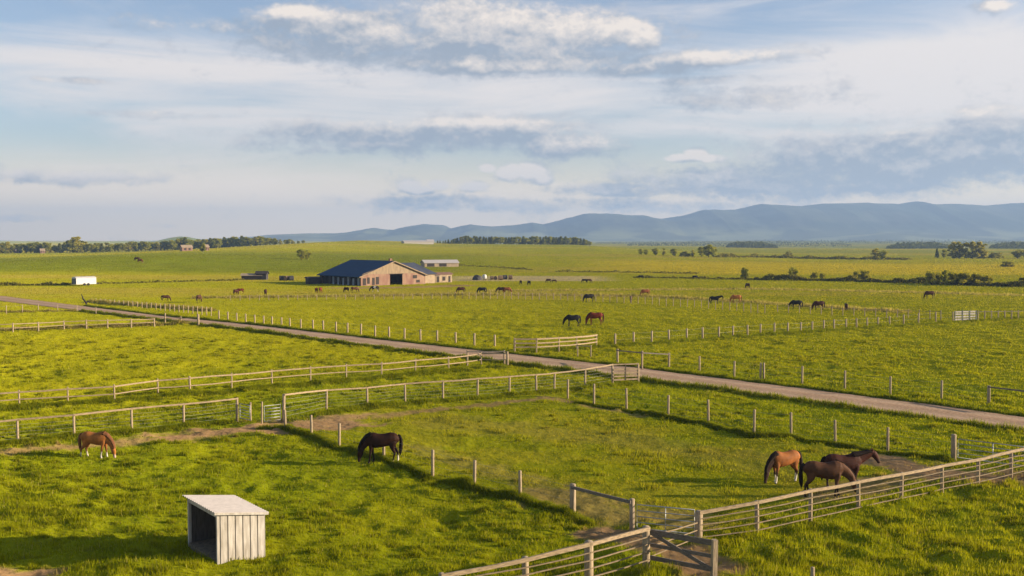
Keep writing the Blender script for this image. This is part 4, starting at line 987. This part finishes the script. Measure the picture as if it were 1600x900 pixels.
# ------------------------------------------------------------------ trees
def make_tree(kind, seed):
    r = np.random.default_rng(seed); rr = random.Random(seed)
    root_parts = MB(); clumps = []
    if kind == 'round':
        root_parts.tube([(0, 0, -.5), (.1, 0, 1.5), (.15, .1, 4), (.1, .1, 6.5)], [.34, .26, .2, .1], 7)
        for k in range(7):
            a = k * .9 + rr.random(); z = 2.2 + rr.random() * 2.5; e = (math.cos(a) * 2.6, math.sin(a) * 2.6, z + 2 + rr.random() * 1.5)
            root_parts.tube([(.12, .05, z), (e[0] * .5, e[1] * .5, z + 1.2), e], [.12, .08, .03], 5)
        for k in range(26):
            a = rr.random() * 6.28; f = rr.random() ** .6; z = 1.8 + rr.random() * 7; w = 3.6 * math.sin(min(1, max(0, (z - .9) / 8.6)) * math.pi) ** .6
            clumps.append((math.cos(a) * f * w, math.sin(a) * f * w, z, .95 + rr.random() * .75))
        leaf = .42; n = 2600
    elif kind == 'conifer':
        root_parts.tube([(0, 0, -.5), (0, 0, 4), (0, 0, 9.8)], [.24, .16, .03], 6)
        for k in range(30):
            z = .9 + (k / 30) * 8.9; w = 1.75 * (1 - z / 10.6) + .12; a = k * 2.4
            clumps.append((math.cos(a) * w * .65, math.sin(a) * w * .65, z, .35 + w * .42))
        leaf = .34; n = 2400
    elif kind == 'poplar':
        root_parts.tube([(0, 0, -.5), (.05, 0, 4), (0, .1, 8.5)], [.3, .2, .05], 6)
        for k in range(4): root_parts.tube([(0, 0, 1 + k), (math.cos(k * 1.7) * .8, math.sin(k * 1.7) * .8, 3 + k * 1.2)], [.12, .04], 5)
        for k in range(28):
            z = .7 + rr.random() * 8.6; w = 1.9 * math.sin(min(1, (z + .6) / 10.2) * math.pi) ** .45; a = rr.random() * 6.28; f = rr.random() ** .5
            clumps.append((math.cos(a) * w * f, math.sin(a) * w * f, z, .6 + rr.random() * .5))
        leaf = .36; n = 2600
    else:  # bush, 3.4 m tall
        for k in range(6):
            a = k * 1.05; root_parts.tube([(0.05 * math.cos(a), .05 * math.sin(a), -.2), (math.cos(a) * .6, math.sin(a) * .6, 1.2), (math.cos(a) * 1.1, math.sin(a) * 1.1, 2.3)], [.07, .05, .015], 5)
        for k in range(20):
            a = rr.random() * 6.28; f = rr.random() ** .5; z = .35 + rr.random() * 2.6; w = 1.75 * math.sqrt(max(.05, 1 - (z / 3.5) ** 2))
            clumps.append((math.cos(a) * w * f, math.sin(a) * w * f, z, .42 + rr.random() * .4))
        leaf = .24; n = 2200
    C = np.array(clumps); idx = r.integers(0, len(C), n)
    d = r.normal(size=(n, 3)); d /= np.linalg.norm(d, axis=1)[:, None]
    rad = C[idx, 3] * r.random(n) ** .38
    P = C[idx, :3] + d * rad[:, None] * np.array([1, 1, .78])
    P[:, 2] = np.maximum(P[:, 2], .12)
    t1 = r.normal(size=(n, 3)); t1 /= np.linalg.norm(t1, axis=1)[:, None]
    t2 = np.cross(t1, r.normal(size=(n, 3))); t2 /= np.linalg.norm(t2, axis=1)[:, None]
    s = leaf * (.5 + .8 * r.random(n))[:, None]
    V = np.stack([P - t1 * s, P - t2 * s * .55, P + t1 * s, P + t2 * s * .6], 1).reshape(-1, 3)
    tone = (r.random(len(C)))[idx] * .55 + r.random(n) * .45
    cols = {'round': ((.12, .155, .018), (.42, .39, .05)), 'conifer': ((.08, .115, .024), (.27, .265, .048)), 'poplar': ((.17, .185, .024), (.50, .43, .06)), 'bush': ((.13, .15, .018), (.44, .38, .045))}[kind]
    c = np.array(cols[0]) * (1 - tone[:, None]) + np.array(cols[1]) * tone[:, None]
    crown = raw_mesh('crown', V, np.arange(4 * n).reshape(n, 4), np.repeat(c, 4, 0), M['leaf'], False, 4)
    holder = empty('tree', (0, 0, 0), None, None)
    root_parts.build('trunk', M['bark'], holder, smooth=True); link('crown', crown, holder)
    return holder
PROTO = {k: [make_tree(k, 100 + 7 * i + 31 * j) for i in range(3)] for j, k in enumerate(('round', 'conifer', 'poplar', 'bush'))}
NAMES = {'round': ('broadleaf_tree', 'tree'), 'conifer': ('conifer_tree', 'tree'), 'poplar': ('poplar_tree', 'tree'), 'bush': ('shrub', 'shrub')}
def tree(kind, x, y, hgt, label, group=None, wide=1.0):
    o = copy_tree(PROTO[kind][rnd.randrange(3)])
    o.name = NAMES[kind][0]
    base = 3.4 if kind == 'bush' else 10.0
    s = hgt / base
    o.location = (x, y, hz(x, y) - .15); o.scale = (s * wide, s * wide, s); o.rotation_euler = (0, 0, rnd.uniform(0, 6.28))
    tag(o, label, NAMES[kind][1], group); return o
def tree_px(kind, px, py, top, label, group=None, wide=1.0):
    x, y, z = gpt(px, py); return tree(kind, x, y, (py - top) * y / F * 1.03, label, group, wide)
def tree_at(kind, px, D, top, label, group=None, wide=1.0):
    x = (px - 800) / F * D; z = hz(x, D); ztop = H_EYE + (375 - top) / F * D
    return tree(kind, x, D, max(3, ztop - z), label, group, wide)
# left tree line
prof_x = [0, 15, 40, 60, 80, 100, 112, 120, 128, 150, 180, 200, 230, 255, 285, 300, 330, 360, 380, 400, 430, 460]
prof_y = [381, 380, 383, 379, 381, 382, 372, 371, 376, 380, 380, 377, 377, 378, 371, 374, 374, 370, 371, 370, 372, 375]
px = -40.0; k = 0
LBL = {'round': 'rounded dark broadleaf tree in the tree line along the left horizon', 'conifer': 'dark pointed conifer in the tree line along the left horizon', 'poplar': 'tall slim olive tree in the tree line along the left horizon'}
while px < 478:
    D = (840 if px < 130 else 840 + (min(px, 260) - 130) * .5) + rnd.uniform(-12, 45)
    top = np.interp(px, prof_x, prof_y) - 1.5 + rnd.uniform(-1.8, 2.6)
    kd = rnd.choice(['round', 'conifer', 'round', 'poplar'] if px < 200 else ['round', 'round', 'conifer', 'poplar'])
    if 112 < px < 128: kd = 'poplar'
    tree_at(kd, px, D, top, LBL[kd], 'left horizon tree line, ' + kd, 1.7 if kd != 'round' else 1.2)
    px += rnd.uniform(4.5, 9)
# second row behind fills gaps
px = -40.0
while px < 470:
    D = 985 + rnd.uniform(-15, 40); top = np.interp(px, prof_x, prof_y) + rnd.uniform(0, 4)
    tree_at('round', px, D, top, LBL['round'], 'left horizon tree line, round', 1.25); px += rnd.uniform(7, 12)
tree_px('round', 317, 394, 380, 'round dark tree beside the pale pink farmhouse')
# middle tree line
px = 684.0
LBM = {'round': 'rounded dark tree in the short tree line in the middle of the horizon', 'conifer': 'dark pointed conifer in the short tree line in the middle of the horizon'}
while px < 924:
    D = 985 + rnd.uniform(0, 70)
    top = np.interp(px, [684, 715, 725, 760, 800, 860, 900, 924], [376, 372, 368.5, 369.5, 369.5, 368.5, 370.5, 375]) + rnd.uniform(-1, 1.8)
    kd = rnd.choice(['conifer', 'conifer', 'round'])
    tree_at(kd, px, D, top, LBM[kd], 'middle horizon tree line, ' + kd, 1.9 if kd == 'conifer' else 1.3); px += rnd.uniform(2.8, 5.5)
tree_px('round', 471, 406, 388, 'left half of the lone dark pair of trees on the hillside left of the barn', None, 1.1)
tree_px('round', 480, 406, 390, 'right half of the lone dark pair of trees on the hillside left of the barn', None, .9)
for px, py, top, kd, lb, w in (
    (1001, 398, 388, 'round', 'first dark round tree at the left end of the far clump', 1.2), (1009, 398, 389, 'round', 'low dark tree second in the far clump', 1.1),
    (1024, 399, 386.5, 'round', 'dark round tree third from the left in the far clump', 1.1), (1037, 399, 387, 'poplar', 'thin pale tree in the middle of the far clump', 1.2),
    (1053, 400, 387.5, 'round', 'rounded tree right of the thin pale one in the far clump', 1.3), (1070, 401, 392, 'bush', 'low bush in the far clump', 1.5), (1082, 401, 390, 'poplar', 'pale bushy tree beside the big round tree of the far clump', 1.3),
    (1096, 401, 385, 'round', 'middle sized tree hugging the big round tree of the far clump', 1.0), (1107, 402, 381.5, 'round', 'biggest round tree at the right end of the far clump', 1.15), (1115, 402, 385, 'round', 'tree on the right flank of the biggest round tree', .9),
    (1368, 406, 387.5, 'poplar', 'left tree of the pair standing in the yellow field', 1.7), (1380, 407, 390, 'round', 'right tree of the pair standing in the yellow field', 1.0),
    (1164, 437, 416.5, 'round', 'small dark tree at the left end of the long hedge', .9), (1239, 437, 416, 'round', 'small round tree standing in the hedge right of a dark one', .9),
    (1272, 436, 424, 'bush', 'small bush in the hedge just right of the small round tree', .9), (1285, 436, 426, 'bush', 'sparse bush in the hedge before the bare stretch', .9),
    (1337, 437, 423, 'bush', 'brownish bush left of the olive one in the hedge', .9), (1351, 438, 421.5, 'bush', 'olive bush right of the brownish one in the hedge', 1.0),
    (1457, 445, 424, 'bush', 'dark rounded bush at the left end of the big hedge clump', 1.1), (1477, 444, 420.5, 'round', 'tallest tree of the big hedge clump', 1.0), (1492, 445, 425, 'bush', 'bush right of the tallest tree in the hedge clump', 1.2),
    (1509, 446, 425, 'bush', 'wide bush in the middle of the hedge clump', 1.3), (1526, 446, 426, 'bush', 'bush second from the right end in the hedge clump', 1.2), (1540, 446, 429, 'bush', 'low bush at the right end of the hedge clump', 1.2),
    (1600, 444, 432, 'bush', 'bush in the hedge cut by the right edge', 1.1),
    (1464, 403, 388, 'conifer', 'thin dark tree left of the poplar stand', 1.2), (1475, 403, 389, 'round', 'short tree touching the left side of the poplar stand', .9),
    (1489, 404, 378, 'poplar', 'first poplar at the left of the stand', 1.35), (1499, 404, 377.5, 'poplar', 'second poplar of the stand', 1.35), (1509, 404, 378, 'poplar', 'third poplar of the stand', 1.4), (1519, 404, 377, 'poplar', 'fourth poplar of the stand', 1.35), (1529, 404, 378, 'poplar', 'fifth poplar of the stand', 1.35), (1537, 404, 380, 'poplar', 'last poplar at the right of the stand', 1.3),
    (1550, 403, 394, 'bush', 'low bush right of the poplar stand', 1.7), (1561, 403, 394, 'bush', 'brown low bush further right of the poplar stand', 1.7), (1590, 404, 389, 'round', 'wide tree near the right edge beyond the yellow field', 1.5), (1606, 404, 388, 'round', 'tree cut by the right edge beyond the yellow field', 1.5),
    (1571, 417, 408, 'bush', 'left half of the dark dome shaped thicket in the yellow field', 1.5), (1579, 417, 408.5, 'bush', 'right half of the dark dome shaped thicket in the yellow field', 1.5),
    (1233, 400, 392, 'bush', 'pale bush far out on the right plain', 1.4)):
    tree_px(kd, px, py, top, lb, None, w)
# remove the patterns themselves
for L_ in PROTO.values():
    for o in L_:
        for ch in list(o.children): bpy.data.objects.remove(ch)
        bpy.data.objects.remove(o)
# hedges: leafy strips
def hedge(label, pts, h, wd, n, name='hedge', cat='hedge', leaf=.3, kind=None, bare=None):
    P = np.array([gpt(*p) for p in pts]); L_ = np.hypot(*(P[1:, :2] - P[:-1, :2]).T); s = np.concatenate([[0], np.cumsum(L_)])
    t = rng.uniform(0, s[-1], n); k = np.clip(np.searchsorted(s, t) - 1, 0, len(L_) - 1); f = ((t - s[k]) / L_[k])[:, None]
    p = P[k] * (1 - f) + P[k + 1] * f
    top = h * np.clip(-.15 + 2.1 * fbm(t / (h * 2.6), t * 0, 3, 3), .12, 1.7)
    Q = np.stack([p[:, 0] + rng.normal(0, wd * .4, n), p[:, 1] + rng.normal(0, wd * .4, n), 0 * t], -1)
    Q[:, 2] = height(Q[:, 0], Q[:, 1]) + top * rng.random(n) ** .7
    t1 = rng.normal(size=(n, 3)); t1 /= np.linalg.norm(t1, axis=1)[:, None]; t2 = np.cross(t1, rng.normal(size=(n, 3))); t2 /= np.linalg.norm(t2, axis=1)[:, None]
    sz = leaf * (.5 + .8 * rng.random(n))[:, None]
    V = np.stack([Q - t1 * sz, Q - t2 * sz * .6, Q + t1 * sz, Q + t2 * sz * .6], 1).reshape(-1, 3)
    tn = rng.random(n)[:, None]; c = np.array([.095, .10, .016]) * (1 - tn) + np.array([.27, .23, .04]) * tn
    o = link(name, raw_mesh(name, V, np.arange(4 * n).reshape(n, 4), np.repeat(c, 4, 0), M['leaf'], False, 4))
    tag(o, label, cat, kind=kind); return o
hedge('long dark hedge crossing the right side below the yellow field', [(1180, 437.5), (1300, 439), (1440, 443), (1540, 447), (1660, 450)], 1.1, 1.0, 9000)
hedge('thin dark hedge row in the middle distance left of the small dark tree', [(990, 434), (1070, 435), (1175, 437)], .5, .8, 1000)
hedge('short dark ditch hedge right of the farm building behind the barn', [(715, 415), (780, 418), (832, 422)], .45, 1, 700)
hedge('dark hedge row between the straw belt and the yellow field', [(868, 425), (960, 425.5), (1090, 428)], .5, 1, 900)
hedge('dark hedge under the far tree clump', [(1120, 402), (1200, 402.5), (1300, 405), (1420, 406)], 1.4, 3, 3500, leaf=.6)
hedge('weedy fence line either side of the white trailer', [(-20, 447), (60, 446), (115, 445)], .6, .8, 900)
hedge('faint weedy line between the white trailer and the sheds', [(150, 444), (260, 441), (380, 438)], .4, .8, 700)
def wood(label, x0, x1, D0, D1, h, n):
    x = rng.uniform(x0, x1, n); y = rng.uniform(D0, D1, n); X = (x - 800) / F * y
    e = (x - x0) / (x1 - x0); z = height(X, y) + h * (.1 + 1.3 * fbm(X / 25., y / 60., 7, 3)) * (4 * e * (1 - e)) ** .35 * rng.random(n) ** .6
    Q = np.stack([X, y, z], -1); t1 = rng.normal(size=(n, 3)); t1 /= np.linalg.norm(t1, axis=1)[:, None]; t2 = np.cross(t1, rng.normal(size=(n, 3))); t2 /= np.linalg.norm(t2, axis=1)[:, None]
    sz = 1.6 * (.5 + .8 * rng.random(n))[:, None]
    V = np.stack([Q - t1 * sz, Q - t2 * sz * .6, Q + t1 * sz, Q + t2 * sz * .6], 1).reshape(-1, 3)
    tn = rng.random(n)[:, None]; c = np.array([.04, .055, .02]) * (1 - tn) + np.array([.10, .11, .03]) * tn
    o = link('far_wood_and_shade', raw_mesh('far_wood_and_shade', V, np.arange(4 * n).reshape(n, 4), np.repeat(c, 4, 0), M['leaf'], False, 4)); tag(o, label, 'woodland', kind='stuff')
wood('dark leaves standing in for cloud shadow low on the plain in the right half', 1135, 1215, 1500, 1800, 10, 5000)  # dark leaf mass imitates a cloud shadow on the field ridge
wood('dark far wood on the low ridge at the right', 1385, 1490, 1350, 1700, 9, 6000)
wood('dark far wood reaching the right edge', 1545, 1640, 1350, 1700, 10, 5000)
wood('scattered far copses along the foot of the blue hills', 930, 1700, 2600, 3400, 10, 5000)
wood('scattered far copses in mid plain', 980, 1330, 2000, 2300, 9, 1800)

# ------------------------------------------------------------------ mountains
def mountains():
    rg = [(250, 375), (330, 370), (400, 366), (430, 363), (480, 361.5), (530, 361), (560, 357), (586, 352.5), (615, 356), (640, 350), (662, 346.7), (684, 348), (704, 353.8), (720, 350), (736, 347.3), (769, 350.5), (807, 348), (831, 344.5), (849, 347.3), (884, 338), (912, 331), (945, 330.5), (972, 332.4), (1000, 333), (1030, 338.5), (1060, 334.5), (1075, 331.9), (1097, 324.8), (1150, 324.4), (1184, 315.6), (1247, 319), (1285, 314.4), (1349, 313.5), (1405, 316), (1427, 312), (1454, 316), (1487, 315), (1532, 318.3), (1600, 313), (1700, 311), (1900, 318), (2300, 330)]
    rx = [a for a, b in rg]; ry = [b for a, b in rg]
    D0 = 7000.
    X = np.linspace(-2600, 6600, 1200); Yv = np.linspace(5000, 9300, 150)
    pxs = X / D0 * F + 800; rid = (375 - np.interp(pxs, rx, ry)) / F * D0
    rid = rid + 7 * (fbm(pxs / 14., pxs * 0, 8, 3) - .5) * sstep(20, 60, rid)
    XX, YY = np.meshgrid(X, Yv)
    f = sstep(5250, 7000, YY) ** 1.2 * (1 - sstep(7000, 9300, YY) * .7)
    sp = fbm(XX / 420., YY / 900., 3, 5) - .5
    Z = rid[None, :] * f + sp * 150 * np.clip(rid / 150, 0, 1)[None, :] * f * (1 - np.exp(-((YY - 7000) / 500.) ** 2) * .93) - 4
    fh = (375 - np.interp(XX / YY * F + 800, [1150, 1230, 1300, 1370, 1430, 1500, 1560, 1640, 1800], [375, 371, 366, 360, 361, 364, 366, 368, 372])) / F * 5600
    fz = fh * np.exp(-((YY - 5600) / 260.) ** 2) * (1 + .0 * sp)
    Z = np.maximum(Z, fz + (sp * 14) * (fz > 4) - 3)
    V = np.stack([XX, YY, Z], -1).reshape(-1, 3); n0, n1 = XX.shape; i = np.arange(n0 * n1).reshape(n0, n1)
    q = np.stack([i[:-1, :-1], i[:-1, 1:], i[1:, 1:], i[1:, :-1]], -1).reshape(-1, 4)
    t = sstep(.4, .6, fbm(XX / 260., YY / 260., 13, 5))[..., None]
    low = (1 - sstep(30, 110, Z))[..., None]
    c = np.array([.035, .055, .030]) * (1 - t) + np.array([.075, .085, .045]) * t
    c = c * (1 - low * .8) + np.array([.20, .21, .08]) * low * .8 * (.6 + .8 * t)
    tag(link('mountains', raw_mesh('mountains', V, q, c.reshape(-1, 3), attr_mat('forested_mountain_slopes', .95, 0, .05, .2, .004), True, 4)), kind='structure')
mountains()

# ------------------------------------------------------------------ air
def haze():
    m, nt, out = mat('valley_haze'); v = N(nt, 'ShaderNodeVolumePrincipled')
    v.inputs['Color'].default_value = (.33, .50, .80, 1); v.inputs['Density'].default_value = HAZE
    v.inputs['Density Attribute'].default_value = ''; v.inputs['Anisotropy'].default_value = .1
    nt.links.new(v.outputs['Volume'], out.inputs['Volume'])
    mb = MB(); mb.box((-14500, -900, -30), (14500, 9900, 312)); o = mb.build('haze', m); tag(o, kind='stuff')
    o['label'] = 'thin blue evening haze filling the valley'; o['category'] = 'haze'
HAZE = 1.7e-4
haze()

# ------------------------------------------------------------------ sky
def sky():
    w = bpy.data.worlds.new("World"); scene.world = w; w.use_nodes = True
    nt = w.node_tree; nt.nodes.clear(); L = nt.links.new
    out = N(nt, 'ShaderNodeOutputWorld'); bg = N(nt, 'ShaderNodeBackground'); bg.inputs['Strength'].default_value = SKY_STR
    st = N(nt, 'ShaderNodeTexSky', sky_type='NISHITA'); st.sun_disc = False; st.sun_elevation = R(SUN_EL); st.sun_rotation = R(90 + SUN_AZ)
    st.air_density = 1.0; st.dust_density = .6; st.ozone_density = 1.6
    tc = N(nt, 'ShaderNodeTexCoord')
    sx = N(nt, 'ShaderNodeSeparateXYZ'); L(tc.outputs['Generated'], sx.inputs[0])
    def mth(op, a, b=None, c=None, clamp=False):
        n = N(nt, 'ShaderNodeMath', operation=op); n.use_clamp = clamp
        for i, q in enumerate((a, b, c)):
            if q is None: continue
            if isinstance(q, (int, float)): n.inputs[i].default_value = q
            else: L(q, n.inputs[i])
        return n.outputs[0]
    az = mth('ARCTAN2', sx.outputs[0], sx.outputs[1]); el = mth('ARCSINE', sx.outputs[2])
    cb = N(nt, 'ShaderNodeCombineXYZ'); L(az, cb.inputs[0]); L(el, cb.inputs[1]); base = cb.outputs[0]
    def noise(vec, sc, det, rough=.55, off=(0, 0, 0), dist=0.0):
        mp = N(nt, 'ShaderNodeMapping'); mp.inputs['Scale'].default_value = (*sc, 1); mp.inputs['Location'].default_value = off
        L(vec, mp.inputs['Vector']); n = N(nt, 'ShaderNodeTexNoise'); n.inputs['Scale'].default_value = 1; n.inputs['Detail'].default_value = det; n.inputs['Roughness'].default_value = rough; n.inputs['Distortion'].default_value = dist
        L(mp.outputs['Vector'], n.inputs['Vector']); return n.outputs['Fac']
    def ang(px, py):
        d = Vector(ray(px, py)).normalized(); return math.atan2(d.x, d.y), math.asin(d.z)
    def blob(vec, px, py, rx, ry, k, rot=0):
        a, e = ang(px, py)
        s1 = N(nt, 'ShaderNodeVectorMath', operation='SUBTRACT'); s1.inputs[1].default_value = (a, e, 0); L(vec, s1.inputs[0]); v = s1.outputs[0]
        s2 = N(nt, 'ShaderNodeVectorMath', operation='MULTIPLY'); s2.inputs[1].default_value = (F / rx * .93, F / ry, 0); L(v, s2.inputs[0])
        d = N(nt, 'ShaderNodeVectorMath', operation='DOT_PRODUCT'); L(s2.outputs[0], d.inputs[0]); L(s2.outputs[0], d.inputs[1])
        # k / (1 + d^2): soft ellipse
        p = mth('MULTIPLY', d.outputs['Value'], d.outputs['Value']); p = mth('ADD', p, 1.0); return mth('DIVIDE', k, p)
    def total(vec, lst):
        t = None
        for q in lst:
            b = blob(vec, *q); t = b if t is None else mth('MAXIMUM', t, b)
        return t
    CUM = CLOUDS
    def dens(vec):
        m = total(vec, CUM)
        n = noise(vec, (15, 27), 9, .62, (3.1, 1.7, 0), .35); n2 = noise(vec, (44, 70), 7, .62, (7.3, 2.2, .4), .3)
        n3 = noise(vec, (125, 170), 5, .6, (4.4, 9.2, 2.1), .2)
        s = mth('MULTIPLY_ADD', n2, .55, mth('MULTIPLY_ADD', n3, .42, n)); s = mth('SUBTRACT', s, .985)
        return mth('MULTIPLY_ADD', s, 1.55, mth('SUBTRACT', m, .36))
    d0 = dens(base)
    sh = N(nt, 'ShaderNodeVectorMath', operation='ADD'); sh.inputs[1].default_value = (.007, .0105, 0); L(base, sh.inputs[0])
    d1 = dens(sh.outputs[0])
    grad = mth('SUBTRACT', d0, d1)
    def mr(x, a, b, c=0., d=1., smooth=True):
        n = N(nt, 'ShaderNodeMapRange'); n.interpolation_type = 'SMOOTHSTEP' if smooth else 'LINEAR'
        L(x, n.inputs['Value'])
        for nm, q in zip(('From Min', 'From Max', 'To Min', 'To Max'), (a, b, c, d)): n.inputs[nm].default_value = q
        return n.outputs['Result']
    pn = noise(base, (34, 52), 8, .66, (2.2, 8.1, 1.3), .3)
    lm = mth('MULTIPLY_ADD', pn, 2.3, mth('MULTIPLY', total(base, LITS), .85)); lm = mth('MULTIPLY_ADD', grad, 1.2, lm)
    lit = mr(lm, 1.15, 2.55, 0, .95, False)
    alpha = mr(d0, -.20, .52, 0, .93)
    # high veil
    vm = total(base, VEIL); vn = noise(base, (3.6, 26), 7, .62, (1.3, 5.5, 0), .9); vn2 = noise(base, (1.8, 9), 4, .5, (6, 1, 0), .5)
    vs = mth('MULTIPLY_ADD', vn, 1.1, mth('MULTIPLY', vn2, .8)); vs = mth('MULTIPLY', mth('SUBTRACT', vs, .95), 1.7); veil = mth('ADD', vs, vm)
    va = mr(veil, -.05, 1.0, 0, .93)
    hor = mr(el, -.01, .10, 1.0, 0.0)
    def mix(f, a, b):
        n = N(nt, 'ShaderNodeMix', data_type='RGBA'); L(f, n.inputs['Factor'])
        for q, s in ((a, n.inputs[6]), (b, n.inputs[7])):
            if isinstance(q, tuple): s.default_value = (*q, 1)
            else: L(q, s)
        return n.outputs[2]
    tint = N(nt, 'ShaderNodeVectorMath', operation='MULTIPLY'); tint.inputs[1].default_value = SKY_TINT; L(st.outputs['Color'], tint.inputs[0])
    c = mix(va, mix(hor, tint.outputs[0], HOR_COL), mix(hor, VEIL_COL, HOR_COL))
    cc = mix(lit, CL_DARK, CL_LIT)
    c = mix(alpha, c, cc)
    L(c, bg.inputs['Color']); L(bg.outputs['Background'], out.inputs['Surface'])
SKY_STR = .054
SKY_TINT = (1.36, 1.24, 1.34)
VEIL_COL = (7.0, 6.45, 6.15)
HOR_COL = (13.6, 10.3, 6.5)
CL_DARK = (2.65, 3.1, 3.75)
CL_LIT = (7.9, 6.95, 6.1)
VEIL = [(330, 130, 420, 75, .75), (60, 100, 260, 50, .4), (700, 150, 260, 50, .65), (1480, 130, 260, 75, 1.1), (1300, 205, 420, 40, .6), (700, 330, 700, 40, .55), (150, 330, 500, 60, .55), (1050, 45, 160, 30, .15), (300, 55, 220, 30, .3)]
LITS = [(468, 18, 52, 13, 1.0), (600, 52, 60, 16, .8), (640, 12, 60, 12, .7), (730, 36, 90, 26, .95), (800, 10, 70, 14, .9), (915, 46, 90, 20, 1.05), (1000, 52, 32, 22, 1.05), (870, 70, 80, 14, .7), (860, 104, 140, 9, .55), (1130, 84, 80, 8, 1.0),
        (700, 190, 180, 7, .85), (910, 218, 50, 14, .75), (560, 226, 80, 6, .5), (1090, 243, 58, 9, 1.1), (985, 272, 30, 5, .6), (1330, 205, 160, 7, .7), (1560, 170, 90, 10, .8), (1290, 158, 90, 10, .5),
        (815, 268, 42, 17, 1.7), (762, 262, 18, 8, 1.5), (660, 292, 36, 8, 1.5), (740, 289, 40, 8, 1.4), (110, 268, 100, 8, .7), (40, 341, 34, 6, 1.0), (255, 353, 22, 4, .8), (1572, 6, 20, 8, 1.0)]
CLOUDS = [(468, 22, 55, 14, .95), (560, 40, 150, 26, .95), (700, 30, 130, 38, .9), (600, 74, 200, 30, .85), (690, 62, 90, 28, .95), (720, 98, 120, 20, 1.0), (800, 55, 90, 45, .95), (930, 50, 85, 30, 1.05), (1000, 58, 34, 24, 1.0), (870, 90, 120, 24, .95), (340, 40, 130, 14, .55),
          (1100, 92, 110, 13, .95), (1000, 108, 90, 12, .9), (1190, 150, 120, 22, .62), (1130, 125, 110, 8, .6),
          (640, 214, 230, 26, .85), (760, 200, 170, 20, .8), (880, 226, 85, 24, .85), (560, 232, 130, 12, .6),
          (1450, 245, 260, 46, .95), (1250, 280, 260, 32, .92), (1560, 215, 150, 36, .9), (1062, 247, 22, 8, 1.0), (1088, 242, 20, 11, 1.15), (1114, 248, 26, 8, 1.0), (990, 296, 120, 12, .8), (1560, 175, 90, 12, .6),
          (796, 270, 22, 15, 1.15), (830, 268, 24, 16, 1.2), (848, 280, 16, 9, 1.0), (762, 263, 14, 8, 1.1), (742, 291, 24, 9, 1.0), (640, 291, 15, 10, 1.1), (655, 298, 22, 7, 1.0), (686, 288, 15, 8, 1.1), (700, 318, 150, 14, .72), (950, 322, 200, 14, .6),
          (95, 277, 110, 13, .75), (118, 126, 62, 5, .66), (40, 341, 34, 6, .7), (255, 353, 22, 4, .6), (240, 180, 110, 7, .5), (1555, 8, 30, 8, .7)]
sky()

# ------------------------------------------------------------------ sun and camera
sd = bpy.data.lights.new('sun', 'SUN'); sd.energy = 5.0; sd.angle = R(.5); sd.color = (1.0, .83, .60)
so = bpy.data.objects.new('sun', sd); COL.objects.link(so)
tosun = Vector((math.cos(R(SUN_EL)) * math.cos(R(-SUN_AZ)), math.cos(R(SUN_EL)) * math.sin(R(-SUN_AZ)), math.sin(R(SUN_EL))))
so.rotation_euler = tosun.to_track_quat('Z', 'Y').to_euler(); so.location = (0, 0, 100)
cd = bpy.data.cameras.new('camera'); cam = bpy.data.objects.new('camera', cd); COL.objects.link(cam)
cam.location = (0, 0, H_EYE); cam.rotation_euler = (math.pi / 2 - PITCH, 0, 0)
cd.lens = 36; cd.sensor_width = 36; cd.clip_start = .5; cd.clip_end = 40000
scene.camera = cam
scene.view_settings.view_transform = 'Standard'; scene.view_settings.look = 'None'; scene.view_settings.gamma = 1
scene.view_settings.exposure = 1.3
scene.cycles.use_denoising = True
scene.cycles.max_bounces = 6; scene.cycles.diffuse_bounces = 3; scene.cycles.transmission_bounces = 3; scene.cycles.volume_bounces = 0
scene.render.resolution_x = 1024; scene.render.resolution_y = 576
